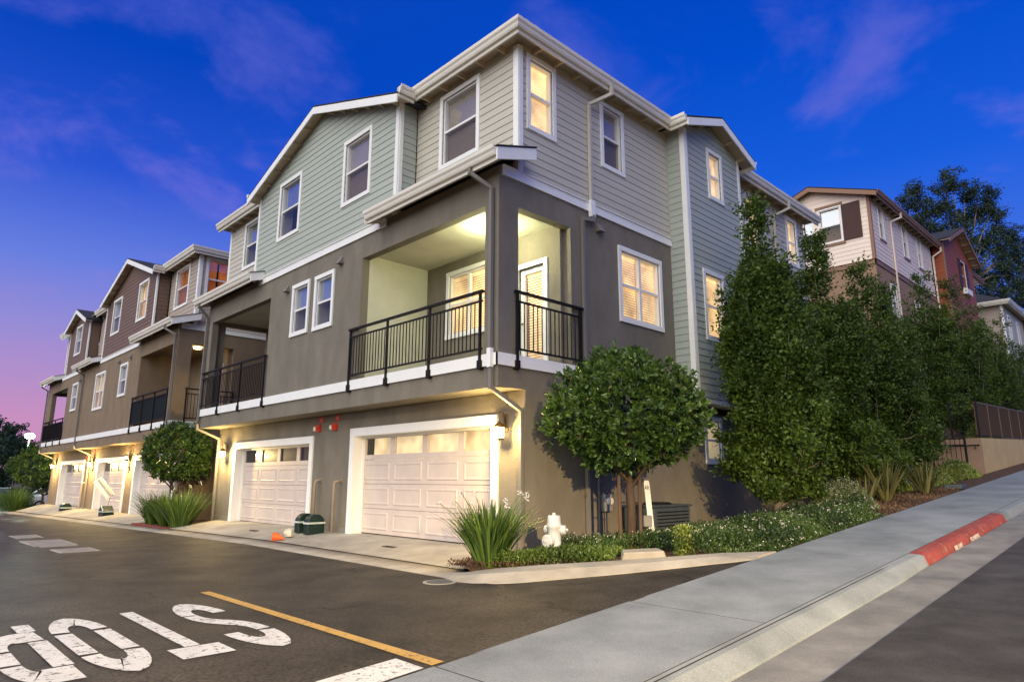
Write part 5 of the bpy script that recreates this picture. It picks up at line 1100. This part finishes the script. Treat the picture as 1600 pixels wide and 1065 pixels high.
# low hedge of small leaves and white flowers, as one mass
def cover_mass(name, xs0, label, n, hfun, m, inside, box, lw=(.045, .022), fl=0, flm='flower_white', zf_=zground, cat='hedge'):
    x = rng.uniform(box[0], box[1], n * 3); y = rng.uniform(box[2], box[3], n * 3); ok = np.array([inside(a, b) for a, b in zip(x, y)]); x, y = x[ok][:n], y[ok][:n]
    h = np.array([hfun(a, b) for a, b in zip(x, y)]); zg = np.array([zf_(a, b) for a, b in zip(x, y)]); s = np.where(rng.random(len(x)) < .6, rng.beta(3.2, 1.1, len(x)), rng.random(len(x))); z = zg - .03 + h * s
    P = np.stack([x, y, z], 1) + rng.normal(size=(len(x), 3)) * .02; A = rng.normal(size=(len(x), 3)) * .6 + np.array([0, 0, .75])
    o = foliage(name, P, A, lw[0] * rng.uniform(.6, 1.3, len(x)), lw[1] * rng.uniform(.7, 1.2, len(x)), m, None, False, np.clip(rng.random(len(x)) * .6 + .45 * np.sin(x * 3.1) * np.cos(y * 2.7) + .2, 0, 1)); tag(o, label, cat); stuff(o)
    if fl:
        k = rng.choice(len(x), fl, False); P2 = P[k] + np.array([0, 0, .02]); P2[:, 2] = zg[k] + h[k] * rng.uniform(.82, 1.05, fl); ii = np.repeat(np.arange(fl), 4)
        q = foliage('flowers', P2[ii] + rng.normal(size=(len(ii), 3)) * .004, rng.normal(size=(len(ii), 3)) + np.array([.2, -.3, .4]), .022, .012, flm, o); stuff(q)
    return o
def edge_x(y): # inner line of the return kerb
    for a, b in zip(top[:-1], top[1:]):
        if a[1] <= y <= b[1]: return a[0] + (b[0] - a[0]) * (y - a[1]) / (b[1] - a[1])
    return 3.9 if y > 1.8 else 0
def bumpy(a, b, k): return .5 + .25 * math.sin(a * 4.1 + k) * math.cos(b * 3.7) + .25 * math.sin(a * 9.3 - b * 7.1 + k)
cover_mass('hedge', 0, 'low dark hedge with small white flowers behind the corner kerb', 60000, lambda a, b: .10 + .27 * bumpy(a, b, 1), 'leaf_cover', lambda a, b: b > .55 + .25 * math.sin(a * 2) and a < edge_x(b) - .04 - max(0, (b - 6.0)) * .42 and not (1.72 < a < 2.75 and .5 < b < 1.42) and (a > .95 or b < 2.6), (.35, 3.85, .5, 8.2), fl=750)
leafmat('leaf_bright', (.045, .085, .016), (.150, .225, .045), .3, .5)
cover_mass('ground_cover', 0, 'bright green ground cover round the hydrant along the corner kerb', 15000, lambda a, b: .08 + .15 * bumpy(a, b, 2), 'leaf_bright', lambda a, b: edge_x(b) - 1.2 < a < edge_x(b) - .02 and a > .72 and not (1.74 < a < 2.72 and .5 < b < 1.42), (.4, 2.8, -.7, 1.3), (.05, .026), cat='ground cover')
cover_mass('ground_cover', 0, 'low grassy ground cover edging the sidewalk below the hedge', 14000, lambda a, b: .03 + .20 * bumpy(a, b, 3) * min(1, (3.96 - a) * 3), 'leaf_cover', lambda a, b: a < edge_x(b) - .0 and a > edge_x(b) - .6, (3.0, 3.95, 1.25, 6.6), (.045, .02), fl=250, cat='ground cover')
leafmat('leaf_pale', (.060, .085, .030), (.190, .230, .090), .3, .5)
sh = cover_mass('shrub', 0, 'pale grey-green shrub at the foot of the second upright tree', 9000, lambda a, b: max(.05, .72 * (1 - ((a - 2.75) / .75) ** 2 - ((b - 7.5) / .9) ** 2)) * (.8 + .3 * bumpy(a, b, 4)), 'leaf_pale', lambda a, b: ((a - 2.75) / .75) ** 2 + ((b - 7.5) / .9) ** 2 < 1, (1.9, 3.6, 6.5, 8.5), (.05, .02), fl=260, cat='shrub'); del sh['kind']
for (cx, cy, rx_, ry_, hh, lb) in ((2.3, 15.2, .8, 1.3, .75, 'lime green shrub below the small gate, nearer the flax'), (2.6, 17.6, .75, 1.2, .7, 'lime green shrub below the small gate, by the sidewalk wall'), (2.4, 24, .5, 2.6, .9, 'yellow green bushes behind the black picket fence')):
    sh = cover_mass('shrub', 0, lb, 6000, lambda a, b: max(.05, hh * (1 - ((a - cx) / rx_) ** 2 - ((b - cy) / ry_) ** 2)) * (.8 + .3 * bumpy(a, b, 4)), 'leaf_lime', lambda a, b: ((a - cx) / rx_) ** 2 + ((b - cy) / ry_) ** 2 < 1, (cx - rx_, cx + rx_, cy - ry_, cy + ry_), (.07, .035), fl=120, cat='shrub', zf_=zground if cy < 20 else (lambda a, b: 2.7)); del sh['kind']
cover_mass('ground_cover', 0, 'mulch chips scattered over the planter by the driveway corner', 3500, lambda a, b: .02, 'mulch_chip', lambda a, b: a < edge_x(b) - .02 and a > -.1, (-.1, 1.6, -1.0, .5), (.05, .02), cat='mulch')
cover_mass('ground_cover', 0, 'mulch chips under the flax plants beside the sidewalk', 5000, lambda a, b: .02, 'mulch_chip', lambda a, b: True, (2.2, 3.9, 6.5, 13), (.06, .022), cat='mulch')
for (x, y, n, h, lb) in ((3.05, 9.6, 70, 1.05, 'large upright flax plant with bronze-green sword leaves beside the sidewalk'), (3.35, 11.6, 50, .85, 'flax plant right of the largest one, nearest the sidewalk edge'), (3.1, 8.1, 34, .75, 'low sprawling flax plant at the left end of the row')):
    t = thing('flax_plant', lb, 'plant', (x, y, zground(x, y)), 'flax plants along the sidewalk'); blades('leaves', x, y, zground(x, y) - .03, n, h, .95, .062, 'leaf_flax', t, .35)
# small upright sprig that has yellowed at the end of the hedge
t = thing('yellowed_shrub', 'narrow yellowing sprig of hedge beside the concrete block', 'shrub', (2.75, 1.15, .1))
P = np.stack([rng.normal(2.78, .06, 900), rng.normal(1.25, .07, 900), rng.uniform(.05, .55, 900)], 1); foliage('leaves', P, rng.normal(size=(900, 3)) + np.array([0, 0, 1.]), .05, .02, 'leaf_lime', t)

def big_tree(x, y, z, h, label, clumps, m, name, leaf, grp, per=900, trunk='bark_pale', dens=1.0):
    t = thing(name, label, 'tree', (x, y, z), grp); b = MB(); root = Vector((x, y, z)); fork = root + Vector((0, 0, h * .12)); b.tube([root, fork], [h * .030, h * .018], 9)
    P = []; A = []; T = []
    for (dx, dz, r) in clumps:
        dy = random.uniform(-.5, .5) * r * 1.5; c = Vector((x + dx * .72, y + dx * .69 + dy, z + dz)); b.tube([fork, fork.lerp(c, .5) + Vector((0, 0, r * .3)), c], [h * .011, h * .006, h * .002], 5, caps=False)
        k = int(per * r * r * dens); sub = 14; sc_ = rng.normal(size=(sub, 3)); sc_ = unit(sc_) * rng.uniform(.35, 1.0, (sub, 1)) * r; ii = rng.integers(0, sub, k)
        p = np.array(c) + sc_[ii] * np.array([1, 1, .8]) + rng.normal(size=(k, 3)) * r * .17; P.append(p); A.append(rng.normal(size=(k, 3)) + np.array([0, 0, -.4])); T.append(np.clip(rng.random(k) * .6 + random.random() * .35, 0, 1))
    b.build('trunk', trunk, t); P, A, T = np.concatenate(P), np.concatenate(A), np.concatenate(T)
    foliage('crown', P, A, leaf[0] * rng.uniform(.7, 1.3, len(P)), leaf[1], m, t, False, T); return t
# eucalyptus: clumps laid out to the shape of its crown (offset across the view, height, radius)
E_ = [(.0, 12.2, 1.0), (-.7, 10.9, 1.3), (.9, 10.8, 1.3), (-3.5, 10.6, 1.0), (-3.9, 9.3, 1.3), (-2.6, 9.0, 1.2), (2.2, 9.8, 1.4), (3.2, 8.4, 1.4), (1.4, 8.6, 1.5), (-.9, 8.8, 1.5), (.3, 7.0, 1.6), (-2.8, 7.2, 1.5), (-4.2, 7.4, 1.0), (2.8, 6.6, 1.6), (4.4, 6.3, 1.2), (1.2, 5.2, 1.6), (3.6, 4.6, 1.6), (5.3, 4.6, 1.2), (-1.6, 5.4, 1.6), (2.2, 3.0, 1.7), (4.6, 2.6, 1.4), (.0, 3.2, 1.6), (5.6, 5.6, .8), (3.4, 1.2, 1.5), (-3, 5, 1.5), (1, 1, 1.7), (-1, 1.5, 1.6)]
big_tree(-4.3, 60.5, 16.4, 13, 'tall dark eucalyptus tree towering behind the hillside houses', E_, 'leaf_euc', 'eucalyptus_tree', (.30, .09), 'trees behind the houses', 620)
big_tree(-1.9, 78, 16.5, 6, 'smaller dark tree peeking over the grey house roof at the right edge', [(0, 5.0, 1.3), (-1.2, 4.2, 1.2), (1.2, 4.4, 1.4), (2.6, 4.6, 1.5), (0, 3, 1.6), (2, 2.6, 1.7), (3.6, 3.2, 1.6)], 'leaf_euc', 'dark_tree', (.32, .12), 'trees behind the houses', 520)
for i, (x, y, h, s, lb) in enumerate(((-82, 2.5, 9.6, 1.0, 'dark leafy tree behind the lit street lamp'), (-80, -4.5, 10.2, 1.05, 'dark leafy tree at the left edge beyond the alley'), (-84, 9, 7.6, .95, 'lower dark tree right of the street lamp'))):
    cl = []
    for k in range(26):
        a = random.uniform(0, 6.28); r = random.random() ** .6; cl.append((math.cos(a) * r * 3.8 * s, (.55 + .42 * math.sin(a) * r) * h * .98, random.uniform(1.0, 1.7) * s))
    big_tree(x, y, -1.2, h, lb, cl, 'leaf_far', 'dark_tree', (.36, .20), 'dark trees at the end of the alley', 300, 'bark')
hg = cover_mass('hedge', 0, 'clipped bright hedge at the left edge past the alley', 9000, lambda a, b: 1.0, 'leaf_bright', lambda a, b: True, (-62, -46, -1.6, .2), (.13, .07), zf_=lambda a, b: -.9, cat='hedge'); del hg['kind']
rb = cover_mass('shrub', 0, 'shrub with white and pink blooms beside the far strap-leaved clump', 3500, lambda a, b: 1.5 * (1 - ((a + 44.5) / 1.6) ** 2), 'leaf_cover', lambda a, b: True, (-46, -43, -.6, .6), (.12, .06), fl=260, zf_=lambda a, b: -.85, cat='shrub'); del rb['kind']
